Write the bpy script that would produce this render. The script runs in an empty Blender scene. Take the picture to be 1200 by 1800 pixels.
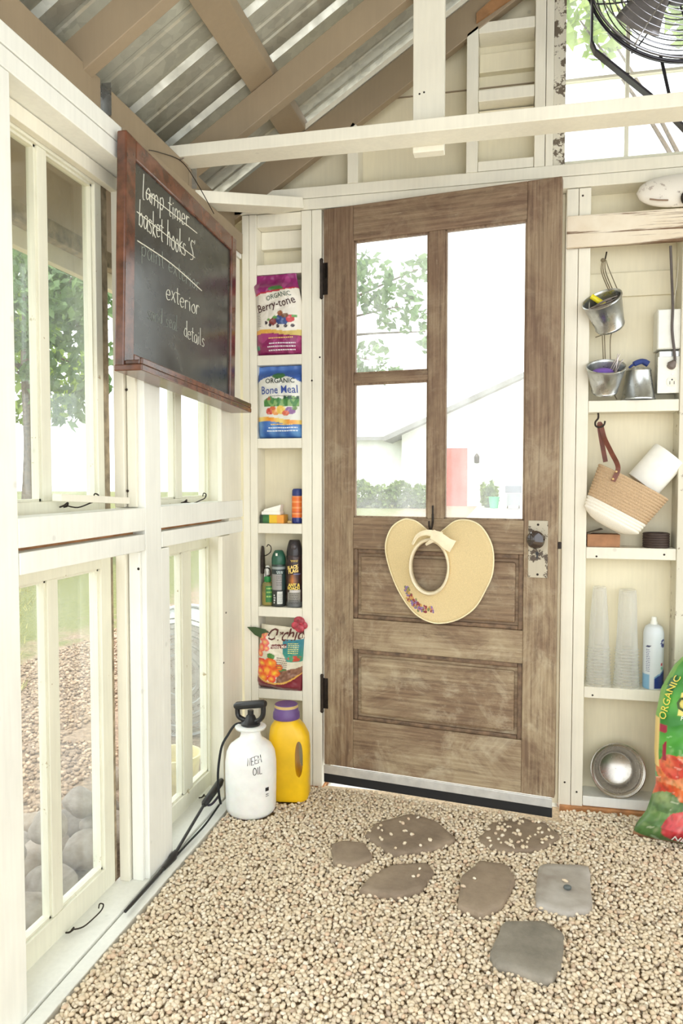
import bpy, bmesh, math, random
import numpy as np
from mathutils import Vector, Matrix, noise as mnoise
PI = math.pi
R = math.radians
scene = bpy.context.scene
COL = scene.collection

# ------------------------------------------------------------------ camera
CAM = np.array([0.9933, -2.6244, 1.1113]); FPX = 1322.0
_y, _p = R(12.8), R(2.6)
FW = np.array([-math.sin(_y)*math.cos(_p), math.cos(_y)*math.cos(_p), -math.sin(_p)])
RT = np.array([math.cos(_y), math.sin(_y), 0.0]); UP = np.cross(RT, FW)
cam_d = bpy.data.cameras.new('camera'); cam = bpy.data.objects.new('camera', cam_d); COL.objects.link(cam)
cam_d.sensor_fit = 'VERTICAL'; cam_d.sensor_height = 36; cam_d.sensor_width = 24
cam_d.lens = FPX/1800*36; cam_d.clip_start = .02; cam_d.clip_end = 500
cam.matrix_world = Matrix(((RT[0], UP[0], -FW[0], CAM[0]), (RT[1], UP[1], -FW[1], CAM[1]), (RT[2], UP[2], -FW[2], CAM[2]), (0, 0, 0, 1)))
scene.camera = cam

def at(px, py, X=None, Y=None, Z=None):
    """measured point of the photograph on a plane of the room"""
    r = FW*FPX + RT*(px-600) + UP*(900-py)
    if X is not None: t = (X-CAM[0])/r[0]
    elif Y is not None: t = (Y-CAM[1])/r[1]
    else: t = (Z-CAM[2])/r[2]
    return Vector(CAM + r*t)

# ------------------------------------------------------------------ colour
def lin(c):
    return tuple((x/255/12.92 if x/255 <= .04045 else ((x/255+.055)/1.055)**2.4) for x in c)
def lin4(c): return (*lin(c), 1.0)

# ------------------------------------------------------------------ materials
MATS = {}
def newmat(name):
    m = bpy.data.materials.new(name); m.use_nodes = True
    nt = m.node_tree; b = nt.nodes['Principled BSDF']
    MATS[name] = m
    return m, nt, b
def N(nt, t, **kw):
    n = nt.nodes.new(t)
    for k, v in kw.items():
        if k.startswith('i_'):
            n.inputs[k[2:].replace('_', ' ')].default_value = v
        else: setattr(n, k, v)
    return n
def ramp(nt, fac, stops):
    r = N(nt, 'ShaderNodeValToRGB'); e = r.color_ramp.elements
    while len(e) > 2: e.remove(e[-1])
    for i, (p, c) in enumerate(stops):
        el = e[i] if i < 2 else e.new(p)
        el.position = p; el.color = c if len(c) == 4 else lin4(c)
    nt.links.new(fac, r.inputs['Fac']); return r.outputs['Color']
def objco(nt, scale=(1, 1, 1), kind='Object'):
    tc = N(nt, 'ShaderNodeTexCoord'); mp = N(nt, 'ShaderNodeMapping'); mp.inputs['Scale'].default_value = scale
    nt.links.new(tc.outputs[kind], mp.inputs['Vector']); return mp.outputs['Vector']
def noise(nt, vec, scale, detail=4, rough=.55, dist=0):
    n = N(nt, 'ShaderNodeTexNoise'); n.inputs['Scale'].default_value = scale; n.inputs['Detail'].default_value = detail
    n.inputs['Roughness'].default_value = rough; n.inputs['Distortion'].default_value = dist
    nt.links.new(vec, n.inputs['Vector']); return n.outputs['Fac']
def mix(nt, fac, a, b, mode='MIX'):
    m = N(nt, 'ShaderNodeMix', data_type='RGBA', blend_type=mode)
    if isinstance(fac, float): m.inputs[0].default_value = fac
    else: nt.links.new(fac, m.inputs[0])
    for s, v in ((6, a), (7, b)):
        if isinstance(v, tuple): m.inputs[s].default_value = v if len(v) == 4 else lin4(v)
        else: nt.links.new(v, m.inputs[s])
    return m.outputs[2]
def bump(nt, b, h, strength=.3, dist=.002):
    n = N(nt, 'ShaderNodeBump'); n.inputs['Strength'].default_value = strength; n.inputs['Distance'].default_value = dist
    nt.links.new(h, n.inputs['Height']); nt.links.new(n.outputs['Normal'], b.inputs['Normal'])

def plain(name, c, rough=.5, metal=0, var=.06, scale=30, bmp=0, spec=.5, coat=0):
    m, nt, b = newmat(name)
    v = objco(nt); f = noise(nt, v, scale)
    d = tuple(max(0, x*(1-var)) for x in c); l = tuple(min(255, x*(1+var)) for x in c)
    nt.links.new(ramp(nt, f, [(.3, d), (.7, l)]), b.inputs['Base Color'])
    b.inputs['Roughness'].default_value = rough; b.inputs['Metallic'].default_value = metal
    b.inputs['Specular IOR Level'].default_value = spec; b.inputs['Coat Weight'].default_value = coat
    if bmp: bump(nt, b, f, bmp)
    return m

def paintwood(name, c, worn=None, amt=.62, rough=.55, grain=(8, 8, 90), dark=.93):
    m, nt, b = newmat(name)
    v = objco(nt); g = noise(nt, objco(nt, (30, 30, 2.5)), 3.0, 5); g2 = noise(nt, v, 5, 3)
    base = ramp(nt, g2, [(.3, tuple(x*dark for x in c)), (.7, c)])
    base = mix(nt, .35, base, ramp(nt, g, [(.35, tuple(x*.94 for x in c)), (.65, c)]))
    if worn:
        w = noise(nt, v, 26, 6, .7)
        base = mix(nt, ramp(nt, w, [(amt, (0, 0, 0)), (amt+.03, (255, 255, 255))]), base, worn)
    # small knots and dents
    vo = N(nt, 'ShaderNodeTexVoronoi'); vo.inputs['Scale'].default_value = 7; nt.links.new(v, vo.inputs['Vector'])
    k = ramp(nt, vo.outputs['Distance'], [(.035, (150, 150, 150)), (.06, (0, 0, 0))])
    base = mix(nt, k, base, tuple(x*.72 for x in c))
    nt.links.new(base, b.inputs['Base Color']); b.inputs['Roughness'].default_value = rough
    bump(nt, b, g, .12, .001)
    return m

cream = paintwood('cream_paint', (241, 236, 218))
cream2 = paintwood('cream_sheathing_paint', (232, 223, 194))
white = paintwood('white_paint', (245, 245, 236))
sashm = paintwood('sash_paint', (238, 236, 216), worn=(176, 160, 124), amt=.66)
chipped = paintwood('chipped_paint', (222, 216, 198), worn=(104, 92, 76), amt=.52)
tan = paintwood('tan_paint', (156, 138, 112), dark=.9)
greywood = plain('grey_weathered_wood', (150, 136, 112), .85, var=.22, scale=30)
brownwood = plain('bare_brown_wood', (150, 110, 72), .7, var=.18, scale=14)
cedar = plain('orange_cedar', (190, 136, 88), .7, var=.15, scale=20)

def doorwood(name, along):
    m, nt, b = newmat(name)
    st = lambda c, l: (c, c, l) if along == 'z' else (l, c, c)
    g = noise(nt, objco(nt, st(120, 4)), 1.0, 6, .62, .25)
    f1 = noise(nt, objco(nt, st(34, 5)), 1.0, 8, .74, .4)
    f2 = noise(nt, objco(nt, st(52, 7)), 1.37, 7, .72, .3)
    p = noise(nt, objco(nt, st(5.5, 3.2)), 1.0, 9, .72, .5)
    q = noise(nt, objco(nt), 7.5, 8, .7, .6)
    sx = N(nt, 'ShaderNodeSeparateXYZ'); nt.links.new(objco(nt), sx.inputs[0])
    def zr(z0, z1, lo=0.0, hi=1.0):
        mr = N(nt, 'ShaderNodeMapRange'); mr.inputs[1].default_value = z0; mr.inputs[2].default_value = z1; mr.inputs[3].default_value = lo; mr.inputs[4].default_value = hi
        nt.links.new(sx.outputs['Z'], mr.inputs[0]); return mr.outputs[0]
    def mul(x, y, op='MULTIPLY'):
        n = N(nt, 'ShaderNodeMath', operation=op); nt.links.new(x, n.inputs[0]); nt.links.new(y, n.inputs[1]); return n.outputs[0]
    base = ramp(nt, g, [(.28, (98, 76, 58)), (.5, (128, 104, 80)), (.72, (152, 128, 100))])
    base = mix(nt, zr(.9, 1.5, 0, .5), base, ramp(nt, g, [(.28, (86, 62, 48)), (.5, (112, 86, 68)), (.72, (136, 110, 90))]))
    pl = ramp(nt, g, [(.3, (150, 130, 100)), (.5, (172, 153, 122)), (.7, (188, 172, 142))])
    base = mix(nt, mul(ramp(nt, p, [(.44, (0, 0, 0)), (.60, (235, 235, 235))]), zr(1.35, .35, .38, 1.0)), base, pl)
    base = mix(nt, mul(ramp(nt, q, [(.53, (0, 0, 0)), (.66, (215, 215, 215))]), zr(1.5, .2, .25, .8)), base, (194, 180, 152))
    base = mix(nt, ramp(nt, f1, [(.56, (0, 0, 0)), (.64, (175, 175, 175))]), base, (78, 56, 42))
    base = mix(nt, ramp(nt, f2, [(.64, (0, 0, 0)), (.70, (150, 150, 150))]), base, (206, 194, 168))
    nt.links.new(base, b.inputs['Base Color']); b.inputs['Roughness'].default_value = .6
    bump(nt, b, mul(g, f1, 'ADD'), .5, .002)
    return m
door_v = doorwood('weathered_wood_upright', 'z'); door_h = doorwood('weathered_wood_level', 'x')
door_mould = plain('shaded_moulding_wood', (108, 86, 66), .6, var=.25, scale=40, bmp=.2)  # same wood as the door, darkened for the shadow lines round the panels
darkwood = plain('dark_red_brown_wood', (92, 56, 40), .22, var=.28, scale=22, spec=.7)

def glass(name, dirt_veil=.05, tint=(250, 252, 250)):
    m = bpy.data.materials.new(name); m.use_nodes = True; nt = m.node_tree; nt.nodes.clear()
    out = N(nt, 'ShaderNodeOutputMaterial'); tr = N(nt, 'ShaderNodeBsdfTransparent'); tr.inputs[0].default_value = lin4(tint)
    gl = N(nt, 'ShaderNodeBsdfGlossy'); gl.inputs['Roughness'].default_value = .02
    lw = N(nt, 'ShaderNodeFresnel'); gg = N(nt, 'ShaderNodeNewGeometry'); ii = N(nt, 'ShaderNodeMapRange'); ii.inputs[3].default_value = 1.4; ii.inputs[4].default_value = 1/1.4; nt.links.new(gg.outputs['Backfacing'], ii.inputs[0]); nt.links.new(ii.outputs[0], lw.inputs['IOR'])
    m1 = N(nt, 'ShaderNodeMixShader'); nt.links.new(lw.outputs[0], m1.inputs[0]); nt.links.new(tr.outputs[0], m1.inputs[1]); nt.links.new(gl.outputs[0], m1.inputs[2])
    df = N(nt, 'ShaderNodeBsdfTranslucent'); df.inputs[0].default_value = (.9, .9, .88, 1)
    f = noise(nt, objco(nt, (1, 1, .4)), 7, 6, .65)
    rr = ramp(nt, f, [(.35, (dirt_veil*.3, dirt_veil*.3, dirt_veil*.3, 1)), (.75, (dirt_veil*1.6, dirt_veil*1.6, dirt_veil*1.6, 1))])  # dirt film, doubling as a milky flare veil over the bright outside
    m2 = N(nt, 'ShaderNodeMixShader'); nt.links.new(rr, m2.inputs[0]); nt.links.new(m1.outputs[0], m2.inputs[1]); nt.links.new(df.outputs[0], m2.inputs[2])
    nt.links.new(m2.outputs[0], out.inputs[0]); return m
pane_m = glass('old_window_glass', .075); door_glass = glass('door_glass', .13)

def galv(name, c=(196, 198, 196), rough=.32, sc=60):
    m, nt, b = newmat(name)
    v = objco(nt); vo = N(nt, 'ShaderNodeTexVoronoi'); vo.inputs['Scale'].default_value = sc; nt.links.new(v, vo.inputs['Vector'])
    nt.links.new(ramp(nt, vo.outputs['Color'], [(.2, tuple(x*.93 for x in c)), (.8, c)]), b.inputs['Base Color'])
    b.inputs['Metallic'].default_value = .92
    nt.links.new(ramp(nt, noise(nt, v, 25), [(.3, (rough*.7,)*3+(1,)), (.7, (rough*1.2,)*3+(1,))]), b.inputs['Roughness'])
    return m
galv_m = galv('galvanised_steel'); roofmetal = galv('roof_sheet_metal', (200, 200, 188), .55, 40); steel = galv('brushed_steel', (192, 187, 178), .27, 8)
alum = plain('aluminium', (218, 217, 212), .4, .45, .05)
iron = plain('dark_iron', (52, 44, 38), .5, .6, .25, 60)
black = plain('black_plastic', (34, 33, 34), .35)
black2 = plain('black_rubber', (26, 26, 27), .7)
greyplug = plain('grey_cord', (92, 84, 80), .5)
whitepl = plain('white_plastic', (236, 236, 226), .4, var=.02)
tankm = plain('milky_tank_plastic', (240, 240, 236), .35, var=.02)
MATS['milky_tank_plastic'].node_tree.nodes['Principled BSDF'].inputs['Subsurface Weight'].default_value = .15
yellow = plain('yellow_plastic', (236, 190, 26), .4, var=.06, scale=9)
purplem = plain('purple_plastic', (104, 76, 132), .45)
lavender = plain('lavender_cloth', (124, 92, 178), .8)
navy = plain('navy_plastic', (40, 56, 120), .4)
orange = plain('orange_plastic', (232, 112, 36), .4)
straw = plain('straw_cloth', (216, 194, 146), .8, var=.05, scale=420, bmp=.2)
creamcloth = plain('cream_ribbon', (242, 228, 196), .75, var=.04)
rope = plain('jute_rope', (190, 162, 128), .85, var=.1, scale=320, bmp=.4)
cotton = plain('white_cotton_rope', (240, 234, 220), .85, var=.03, scale=320, bmp=.2)
paperm = plain('white_paper', (246, 244, 234), .8, var=.02)
leather = plain('brown_leather', (112, 62, 46), .5, var=.15)
kraft = plain('brown_cardboard', (162, 118, 84), .8, var=.08)
twine = plain('grey_twine', (120, 108, 84), .9)
chalk = plain('white_chalk', (226, 224, 208), .95)
chalk_f = plain('faint_chalk', (140, 146, 136), .95)
ink = plain('black_marker', (30, 28, 28), .6)
beige = plain('beige_seed', (206, 176, 120), .7)
silverwire = plain('silver_wire', (190, 180, 176), .3, .8)
purplehandle = plain('purple_handle', (74, 50, 92), .4)

def slate():
    m, nt, b = newmat('chalkboard_slate')
    v = objco(nt); f = noise(nt, v, 5, 6, .6, 1.2)
    nt.links.new(ramp(nt, f, [(.35, (44, 44, 40)), (.6, (62, 62, 56)), (.8, (84, 86, 80))]), b.inputs['Base Color'])
    nt.links.new(ramp(nt, noise(nt, v, 9), [(.3, (.20,)*3+(1,)), (.7, (.33,)*3+(1,))]), b.inputs['Roughness']); b.inputs['Specular IOR Level'].default_value = .75
    return m
slate_m = slate()

def painted(name, rough=.4, coat=0.0, spec=.5):
    m, nt, b = newmat(name)
    a = N(nt, 'ShaderNodeAttribute'); a.attribute_name = 'print'
    nt.links.new(a.outputs['Color'], b.inputs['Base Color']); b.inputs['Roughness'].default_value = rough
    b.inputs['Coat Weight'].default_value = coat; b.inputs['Coat Roughness'].default_value = .15; b.inputs['Specular IOR Level'].default_value = spec
    return m
bagprint = painted('glossy_bag_print', .34); canprint = painted('printed_tin', .3); boxprint = painted('printed_card', .6)
def flat(c, rough=.5):
    n = 'ink_%02x%02x%02x' % tuple(int(x) for x in c)
    if n in MATS: return MATS[n]
    return plain(n, c, rough, var=0)

def clearpl():
    m = bpy.data.materials.new('clear_plastic_cup'); m.use_nodes = True; nt = m.node_tree; nt.nodes.clear()
    out = N(nt, 'ShaderNodeOutputMaterial'); tr = N(nt, 'ShaderNodeBsdfTransparent')
    d = N(nt, 'ShaderNodeBsdfTranslucent'); d.inputs[0].default_value = (.93, .93, .9, 1)
    d2 = N(nt, 'ShaderNodeBsdfPrincipled'); d2.inputs['Base Color'].default_value = (.9, .9, .87, 1); d2.inputs['Roughness'].default_value = .15
    a = N(nt, 'ShaderNodeMixShader'); a.inputs[0].default_value = .5; nt.links.new(d.outputs[0], a.inputs[1]); nt.links.new(d2.outputs[0], a.inputs[2])
    lw = N(nt, 'ShaderNodeLayerWeight'); lw.inputs[0].default_value = .35
    rr = ramp(nt, lw.outputs['Facing'], [(0, (.22,)*3+(1,)), (.9, (.8,)*3+(1,))])
    b = N(nt, 'ShaderNodeMixShader'); nt.links.new(rr, b.inputs[0]); nt.links.new(tr.outputs[0], b.inputs[1]); nt.links.new(a.outputs[0], b.inputs[2])
    nt.links.new(b.outputs[0], out.inputs[0]); return m
cupm = clearpl()
def tinted():
    m = bpy.data.materials.new('tinted_bottle'); m.use_nodes = True; nt = m.node_tree; b = nt.nodes['Principled BSDF']
    b.inputs['Base Color'].default_value = lin4((214, 206, 140)); b.inputs['Transmission Weight'].default_value = .75; b.inputs['Roughness'].default_value = .12; b.inputs['IOR'].default_value = 1.3
    return m
bottle_m = tinted()

def gravelmat():
    m, nt, b = newmat('pebbles')
    g = N(nt, 'ShaderNodeNewGeometry')
    c = ramp(nt, g.outputs['Random Per Island'], [(0, (234, 220, 194)), (.2, (222, 204, 172)), (.4, (240, 230, 210)), (.55, (212, 190, 156)), (.72, (230, 212, 182)), (.86, (198, 182, 158)), (.95, (216, 180, 146)), (1, (168, 152, 134))])
    c = mix(nt, .25, c, ramp(nt, noise(nt, objco(nt), 160, 3), [(.3, (206, 186, 156)), (.7, (244, 234, 214))]))
    nt.links.new(c, b.inputs['Base Color']); b.inputs['Roughness'].default_value = .8
    return m
gravel_m = gravelmat()
def stonemat(name, a, bb, sc=30):
    m, nt, b = newmat(name)
    v = objco(nt); f = noise(nt, v, sc, 8, .7); f2 = noise(nt, v, 6, 3)
    c = mix(nt, .5, ramp(nt, f, [(.3, a), (.7, bb)]), ramp(nt, f2, [(.35, a), (.65, bb)]))
    nt.links.new(c, b.inputs['Base Color']); b.inputs['Roughness'].default_value = .85; bump(nt, b, f, .5, .003); return m
stone_a = stonemat('brown_sandstone', (120, 104, 88), (164, 146, 124)); stone_b = stonemat('grey_paver', (118, 112, 100), (160, 152, 138)); stone_c = stonemat('pale_grey_paver', (140, 128, 114), (200, 196, 188), 7)
def rivermat():
    m, nt, b = newmat('river_stone')
    oi = N(nt, 'ShaderNodeObjectInfo')
    c = ramp(nt, oi.outputs['Random'], [(0, (118, 104, 88)), (.3, (146, 130, 112)), (.55, (100, 88, 78)), (.8, (166, 142, 116)), (1, (130, 112, 94))])
    f = noise(nt, objco(nt), 30, 6, .7)
    c = mix(nt, .35, c, ramp(nt, f, [(.3, (110, 102, 94)), (.7, (214, 206, 196))]))
    nt.links.new(c, b.inputs['Base Color']); b.inputs['Roughness'].default_value = .75; bump(nt, b, f, .25, .004); return m
river_m = rivermat()
def groundmat():
    m, nt, b = newmat('garden_ground')
    v = objco(nt); f = noise(nt, v, 45, 6, .75); f2 = noise(nt, v, 5, 4, .6)
    gr = ramp(nt, f, [(.3, (62, 66, 30)), (.5, (96, 100, 50)), (.7, (134, 132, 80))])
    pv = ramp(nt, f, [(.3, (86, 70, 54)), (.5, (128, 108, 88)), (.7, (176, 156, 132))])
    sx = N(nt, 'ShaderNodeSeparateXYZ'); nt.links.new(v, sx.inputs[0])
    ad = N(nt, 'ShaderNodeMath', operation='MULTIPLY_ADD'); nt.links.new(f2, ad.inputs[0]); ad.inputs[1].default_value = 1.6; nt.links.new(sx.outputs['X'], ad.inputs[2])
    k = N(nt, 'ShaderNodeMapRange'); k.inputs[1].default_value = -1.5; k.inputs[2].default_value = -1.1; nt.links.new(ad.outputs[0], k.inputs[0])
    nt.links.new(mix(nt, k.outputs[0], gr, pv), b.inputs['Base Color']); b.inputs['Roughness'].default_value = .95; bump(nt, b, f, .6, .01); return m
ground_m = groundmat()
def leafmat(name, a, bb):
    m, nt, b = newmat(name)
    g = N(nt, 'ShaderNodeNewGeometry')
    nt.links.new(ramp(nt, g.outputs['Random Per Island'], [(0, a), (1, bb)]), b.inputs['Base Color']); b.inputs['Roughness'].default_value = .5
    b.inputs['Transmission Weight'].default_value = 0
    out = nt.nodes['Material Output']; tl = N(nt, 'ShaderNodeBsdfTranslucent'); tl.inputs[0].default_value = lin4(bb)
    ms = N(nt, 'ShaderNodeMixShader'); ms.inputs[0].default_value = .35; nt.links.new(b.outputs[0], ms.inputs[1]); nt.links.new(tl.outputs[0], ms.inputs[2]); nt.links.new(ms.outputs[0], out.inputs[0]); return m
leaf1 = leafmat('maple_leaf', (66, 92, 62), (122, 148, 96)); leaf2 = leafmat('light_leaf', (86, 120, 48), (168, 190, 86)); leaf3 = leafmat('shrub_leaf', (60, 84, 40), (126, 146, 74))
bark = plain('bark', (98, 84, 70), .9, var=.25, bmp=.5)
siding = plain('white_siding', (236, 236, 232), .6, var=.02)
shingle = plain('grey_shingle', (128, 126, 124), .9, var=.15)
reddoor = plain('faded_red_door', (196, 84, 74), .6, var=.08)
concrete = plain('pale_concrete', (214, 210, 202), .9, var=.06, scale=8)

# ------------------------------------------------------------------ mesh builder
class MB:
    def __init__(s): s.v = []; s.f = []; s.c = None
    def add(s, v, f):
        o = len(s.v); s.v += [tuple(x) for x in v]; s.f += [tuple(i+o for i in q) for q in f]; return s
    def box(s, x0, x1, y0, y1, z0, z1, M=None):
        v = [(x, y, z) for z in (z0, z1) for y in (y0, y1) for x in (x0, x1)]
        if M is not None: v = [M @ Vector(p) for p in v]
        return s.add(v, [(0, 2, 3, 1), (4, 5, 7, 6), (0, 1, 5, 4), (1, 3, 7, 5), (3, 2, 6, 7), (2, 0, 4, 6)])
    def prism(s, poly, d, M=None):
        """poly: list of 3-D points, d: extrusion vector"""
        n = len(poly); d = Vector(d); P = [Vector(p) for p in poly]
        v = P + [p+d for p in P]
        if M is not None: v = [M @ p for p in v]
        return s.add(v, [tuple(range(n))[::-1], tuple(range(n, 2*n))] + [(i, (i+1) % n, n+(i+1) % n, n+i) for i in range(n)])
    def tube(s, pts, r, seg=8, closed=False, flatz=None):
        P = [Vector(p) for p in pts]; n = len(P); rs = r if isinstance(r, (list, tuple)) else [r]*n
        v = []; prev = None
        for i in range(n):
            if closed: t = P[(i+1) % n]-P[i-1]
            else: t = P[min(i+1, n-1)]-P[max(i-1, 0)]
            t = t.normalized() if t.length > 1e-9 else Vector((0, 0, 1))
            if prev is None:
                a = Vector((0, 0, 1)) if abs(t.z) < .9 else Vector((1, 0, 0)); u = t.cross(a).normalized()
            else:
                u = prev - t*prev.dot(t); u = u.normalized() if u.length > 1e-6 else t.orthogonal().normalized()
            prev = u; w = t.cross(u)
            for k in range(seg):
                a = 2*PI*k/seg; v.append(P[i]+u*math.cos(a)*rs[i]+w*math.sin(a)*rs[i])
        f = []
        for i in range(n if closed else n-1):
            j = (i+1) % n
            for k in range(seg): f.append((i*seg+k, i*seg+(k+1) % seg, j*seg+(k+1) % seg, j*seg+k))
        if not closed: f += [tuple(range(seg))[::-1], tuple((n-1)*seg+k for k in range(seg))]
        return s.add(v, f)
    def lathe(s, prof, seg=40, M=None, sy=1.0, cap0=True, cap1=True):
        v = []; f = []; n = len(prof)
        for r, z in prof:
            for k in range(seg):
                a = 2*PI*k/seg; v.append(Vector((r*math.cos(a), r*math.sin(a)*sy, z)))
        for i in range(n-1):
            for k in range(seg): f.append((i*seg+k, i*seg+(k+1) % seg, (i+1)*seg+(k+1) % seg, (i+1)*seg+k))
        if cap0 and prof[0][0] > 1e-5: f.append(tuple(range(seg))[::-1])
        if cap1 and prof[-1][0] > 1e-5: f.append(tuple((n-1)*seg+k for k in range(seg)))
        if M is not None: v = [M @ p for p in v]
        return s.add(v, f)
    def ball(s, c, r, seg=12, rings=8, M=None):
        rr = r if isinstance(r, (list, tuple)) else (r, r, r)
        prof = [(math.sin(PI*i/rings), -math.cos(PI*i/rings)) for i in range(rings+1)]
        T = Matrix.Translation(Vector(c)) @ (M if M is not None else Matrix.Identity(4)) @ Matrix.Diagonal((*rr, 1))
        return s.lathe([(max(a, 1e-4), b) for a, b in prof], seg, T)
    def build(s, name, mat, parent=None, smooth=False, bevel=0, sharp=35, col=None):
        me = bpy.data.meshes.new(name); me.from_pydata(s.v, [], s.f); me.update()
        bm = bmesh.new(); bm.from_mesh(me); bmesh.ops.recalc_face_normals(bm, faces=bm.faces); bm.to_mesh(me); bm.free()
        if mat: me.materials.append(mat)
        if col is not None:
            a = me.color_attributes.new('print', 'FLOAT_COLOR', 'POINT')
            a.data.foreach_set('color', np.array([lin4(c) for c in col], dtype=np.float32).ravel())
        if smooth:
            me.polygons.foreach_set('use_smooth', [True]*len(me.polygons))
            me.set_sharp_from_angle(angle=R(sharp))
        o = bpy.data.objects.new(name, me); COL.objects.link(o)
        if parent: o.parent = parent
        if bevel:
            b = o.modifiers.new('bevel', 'BEVEL'); b.width = bevel; b.segments = 2; b.limit_method = 'ANGLE'; b.angle_limit = R(50)
        return o
def board(name, mat, parent, *a, bevel=.002, M=None):
    return MB().box(*a, M=M).build(name, mat, parent, bevel=bevel)
def struct(name, label=None, cat=None):
    o = bpy.data.objects.new(name, None); COL.objects.link(o); o['kind'] = 'structure'; o.empty_display_size = .1
    if label: o['label'] = label; o['category'] = cat
    return o
def thing(name, label, cat, loc=(0, 0, 0), rot=(0, 0, 0), group=None):
    o = bpy.data.objects.new(name, None); COL.objects.link(o); o.location = loc; o.rotation_euler = rot; o.empty_display_size = .05
    tag(o, label, cat, group); return o
def tag(o, label, cat, group=None):
    o['label'] = label; o['category'] = cat
    if group: o['group'] = group
    return o
def cr(pts, n=8, closed=False):
    """smooth curve through points"""
    P = [Vector(p) for p in pts]; out = []; m = len(P)
    for i in range(m if closed else m-1):
        if closed: a, b, c, d = P[i-1], P[i], P[(i+1) % m], P[(i+2) % m]
        else: a, b, c, d = P[max(i-1, 0)], P[i], P[i+1], P[min(i+2, m-1)]
        for k in range(n):
            t = k/n; out.append(.5*((2*b)+(c-a)*t+(2*a-5*b+4*c-d)*t*t+(3*b-a-3*c+d)*t**3))
    if not closed: out.append(P[-1])
    return out
def lerp(a, b, t): return tuple(x+(y-x)*t for x, y in zip(a, b))

# lettering ---------------------------------------------------------------
def glyphs(text, size, bold=0, shear=0, xscale=1):
    cu = bpy.data.curves.new('text', 'FONT'); cu.body = text; cu.size = size; cu.align_x = 'CENTER'; cu.offset = bold*size; cu.shear = shear; cu.resolution_u = 2
    o = bpy.data.objects.new('text', cu); COL.objects.link(o)
    dg = bpy.context.evaluated_depsgraph_get(); me = bpy.data.meshes.new_from_object(o.evaluated_get(dg))
    v = [(p.co.x*xscale, p.co.y) for p in me.vertices]; f = [tuple(p.vertices) for p in me.polygons]
    bpy.data.objects.remove(o); bpy.data.curves.remove(cu); bpy.data.meshes.remove(me)
    return v, f
def lettering(name, text, size, mat, parent, mp, x=0, y=0, rot=0, bold=.012, shear=0, xscale=1, curve=0):
    v, f = glyphs(text, size, bold, shear, xscale); c, s = math.cos(rot), math.sin(rot)
    V = [mp(x+a*c-(b+curve*a*a)*s, y+a*s+(b+curve*a*a)*c) for a, b in v]
    b = MB(); b.add(V, f); return b.build(name, mat, parent)

# single-stroke handwriting ------------------------------------------------
HW = {
 'l': (.35, [[(.15, 1.25), (.12, .1), (.25, 0)]]), 'a': (.6, [[(.5, .55), (.3, .65), (.08, .4), (.15, .05), (.35, .08), (.5, .5), (.5, .1), (.58, 0)]]),
 'm': (.9, [[(.08, .6), (.1, 0)], [(.1, .4), (.28, .62), (.4, .45), (.4, 0)], [(.4, .4), (.6, .62), (.75, .45), (.76, 0)]]), 'p': (.6, [[(.1, .6), (.1, -.5)], [(.1, .45), (.35, .65), (.5, .35), (.35, .02), (.12, .1)]]),
 't': (.45, [[(.2, 1.0), (.2, .1), (.35, 0)], [(0, .65), (.42, .68)]]), 'i': (.28, [[(.12, .6), (.13, 0)], [(.13, .82), (.15, .86)]]), 'e': (.55, [[(.08, .32), (.45, .38), (.38, .6), (.15, .58), (.06, .3), (.2, .02), (.48, .1)]]),
 'r': (.5, [[(.1, .6), (.12, 0)], [(.12, .4), (.28, .62), (.45, .58)]]), 'b': (.6, [[(.12, 1.2), (.1, 0)], [(.1, .4), (.35, .6), (.5, .3), (.35, 0), (.1, .08)]]), 's': (.5, [[(.42, .58), (.2, .62), (.12, .45), (.38, .25), (.32, .03), (.06, .06)]]),
 'k': (.55, [[(.12, 1.15), (.12, 0)], [(.45, .6), (.14, .28), (.48, 0)]]), 'h': (.6, [[(.12, 1.2), (.1, 0)], [(.1, .4), (.32, .62), (.46, .42), (.46, 0)]]), 'o': (.6, [[(.3, .62), (.1, .4), (.15, .08), (.38, .02), (.52, .3), (.42, .6), (.3, .62)]]),
 'x': (.55, [[(.08, .6), (.46, 0)], [(.44, .62), (.06, 0)]]), 'd': (.62, [[(.5, .5), (.25, .6), (.08, .3), (.2, .02), (.45, .12), (.5, 1.2)], [(.5, 1.2), (.5, 0)]]), 'n': (.6, [[(.1, .6), (.1, 0)], [(.1, .4), (.32, .62), (.46, .42), (.47, 0)]]),
 'S': (.65, [[(.52, .95), (.25, 1.05), (.12, .8), (.45, .45), (.45, .1), (.08, .02)]]), "'": (.25, [[(.12, 1.15), (.08, .95)]]), ' ': (.45, []),
 'N': (.75, [[(.1, 0), (.12, 1), (.6, .02), (.62, 1)]]), 'E': (.65, [[(.55, 1), (.1, 1), (.1, 0), (.55, .02)], [(.1, .52), (.45, .54)]]), 'M': (.85, [[(.08, 0), (.14, 1), (.4, .35), (.66, 1), (.74, 0)]]),
 'O': (.8, [[(.38, 1), (.1, .7), (.14, .2), (.42, 0), (.68, .3), (.62, .8), (.38, 1)]]), 'I': (.35, [[(.15, 1), (.15, 0)]]), 'L': (.6, [[(.12, 1), (.1, 0), (.5, .02)]]),
}
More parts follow.
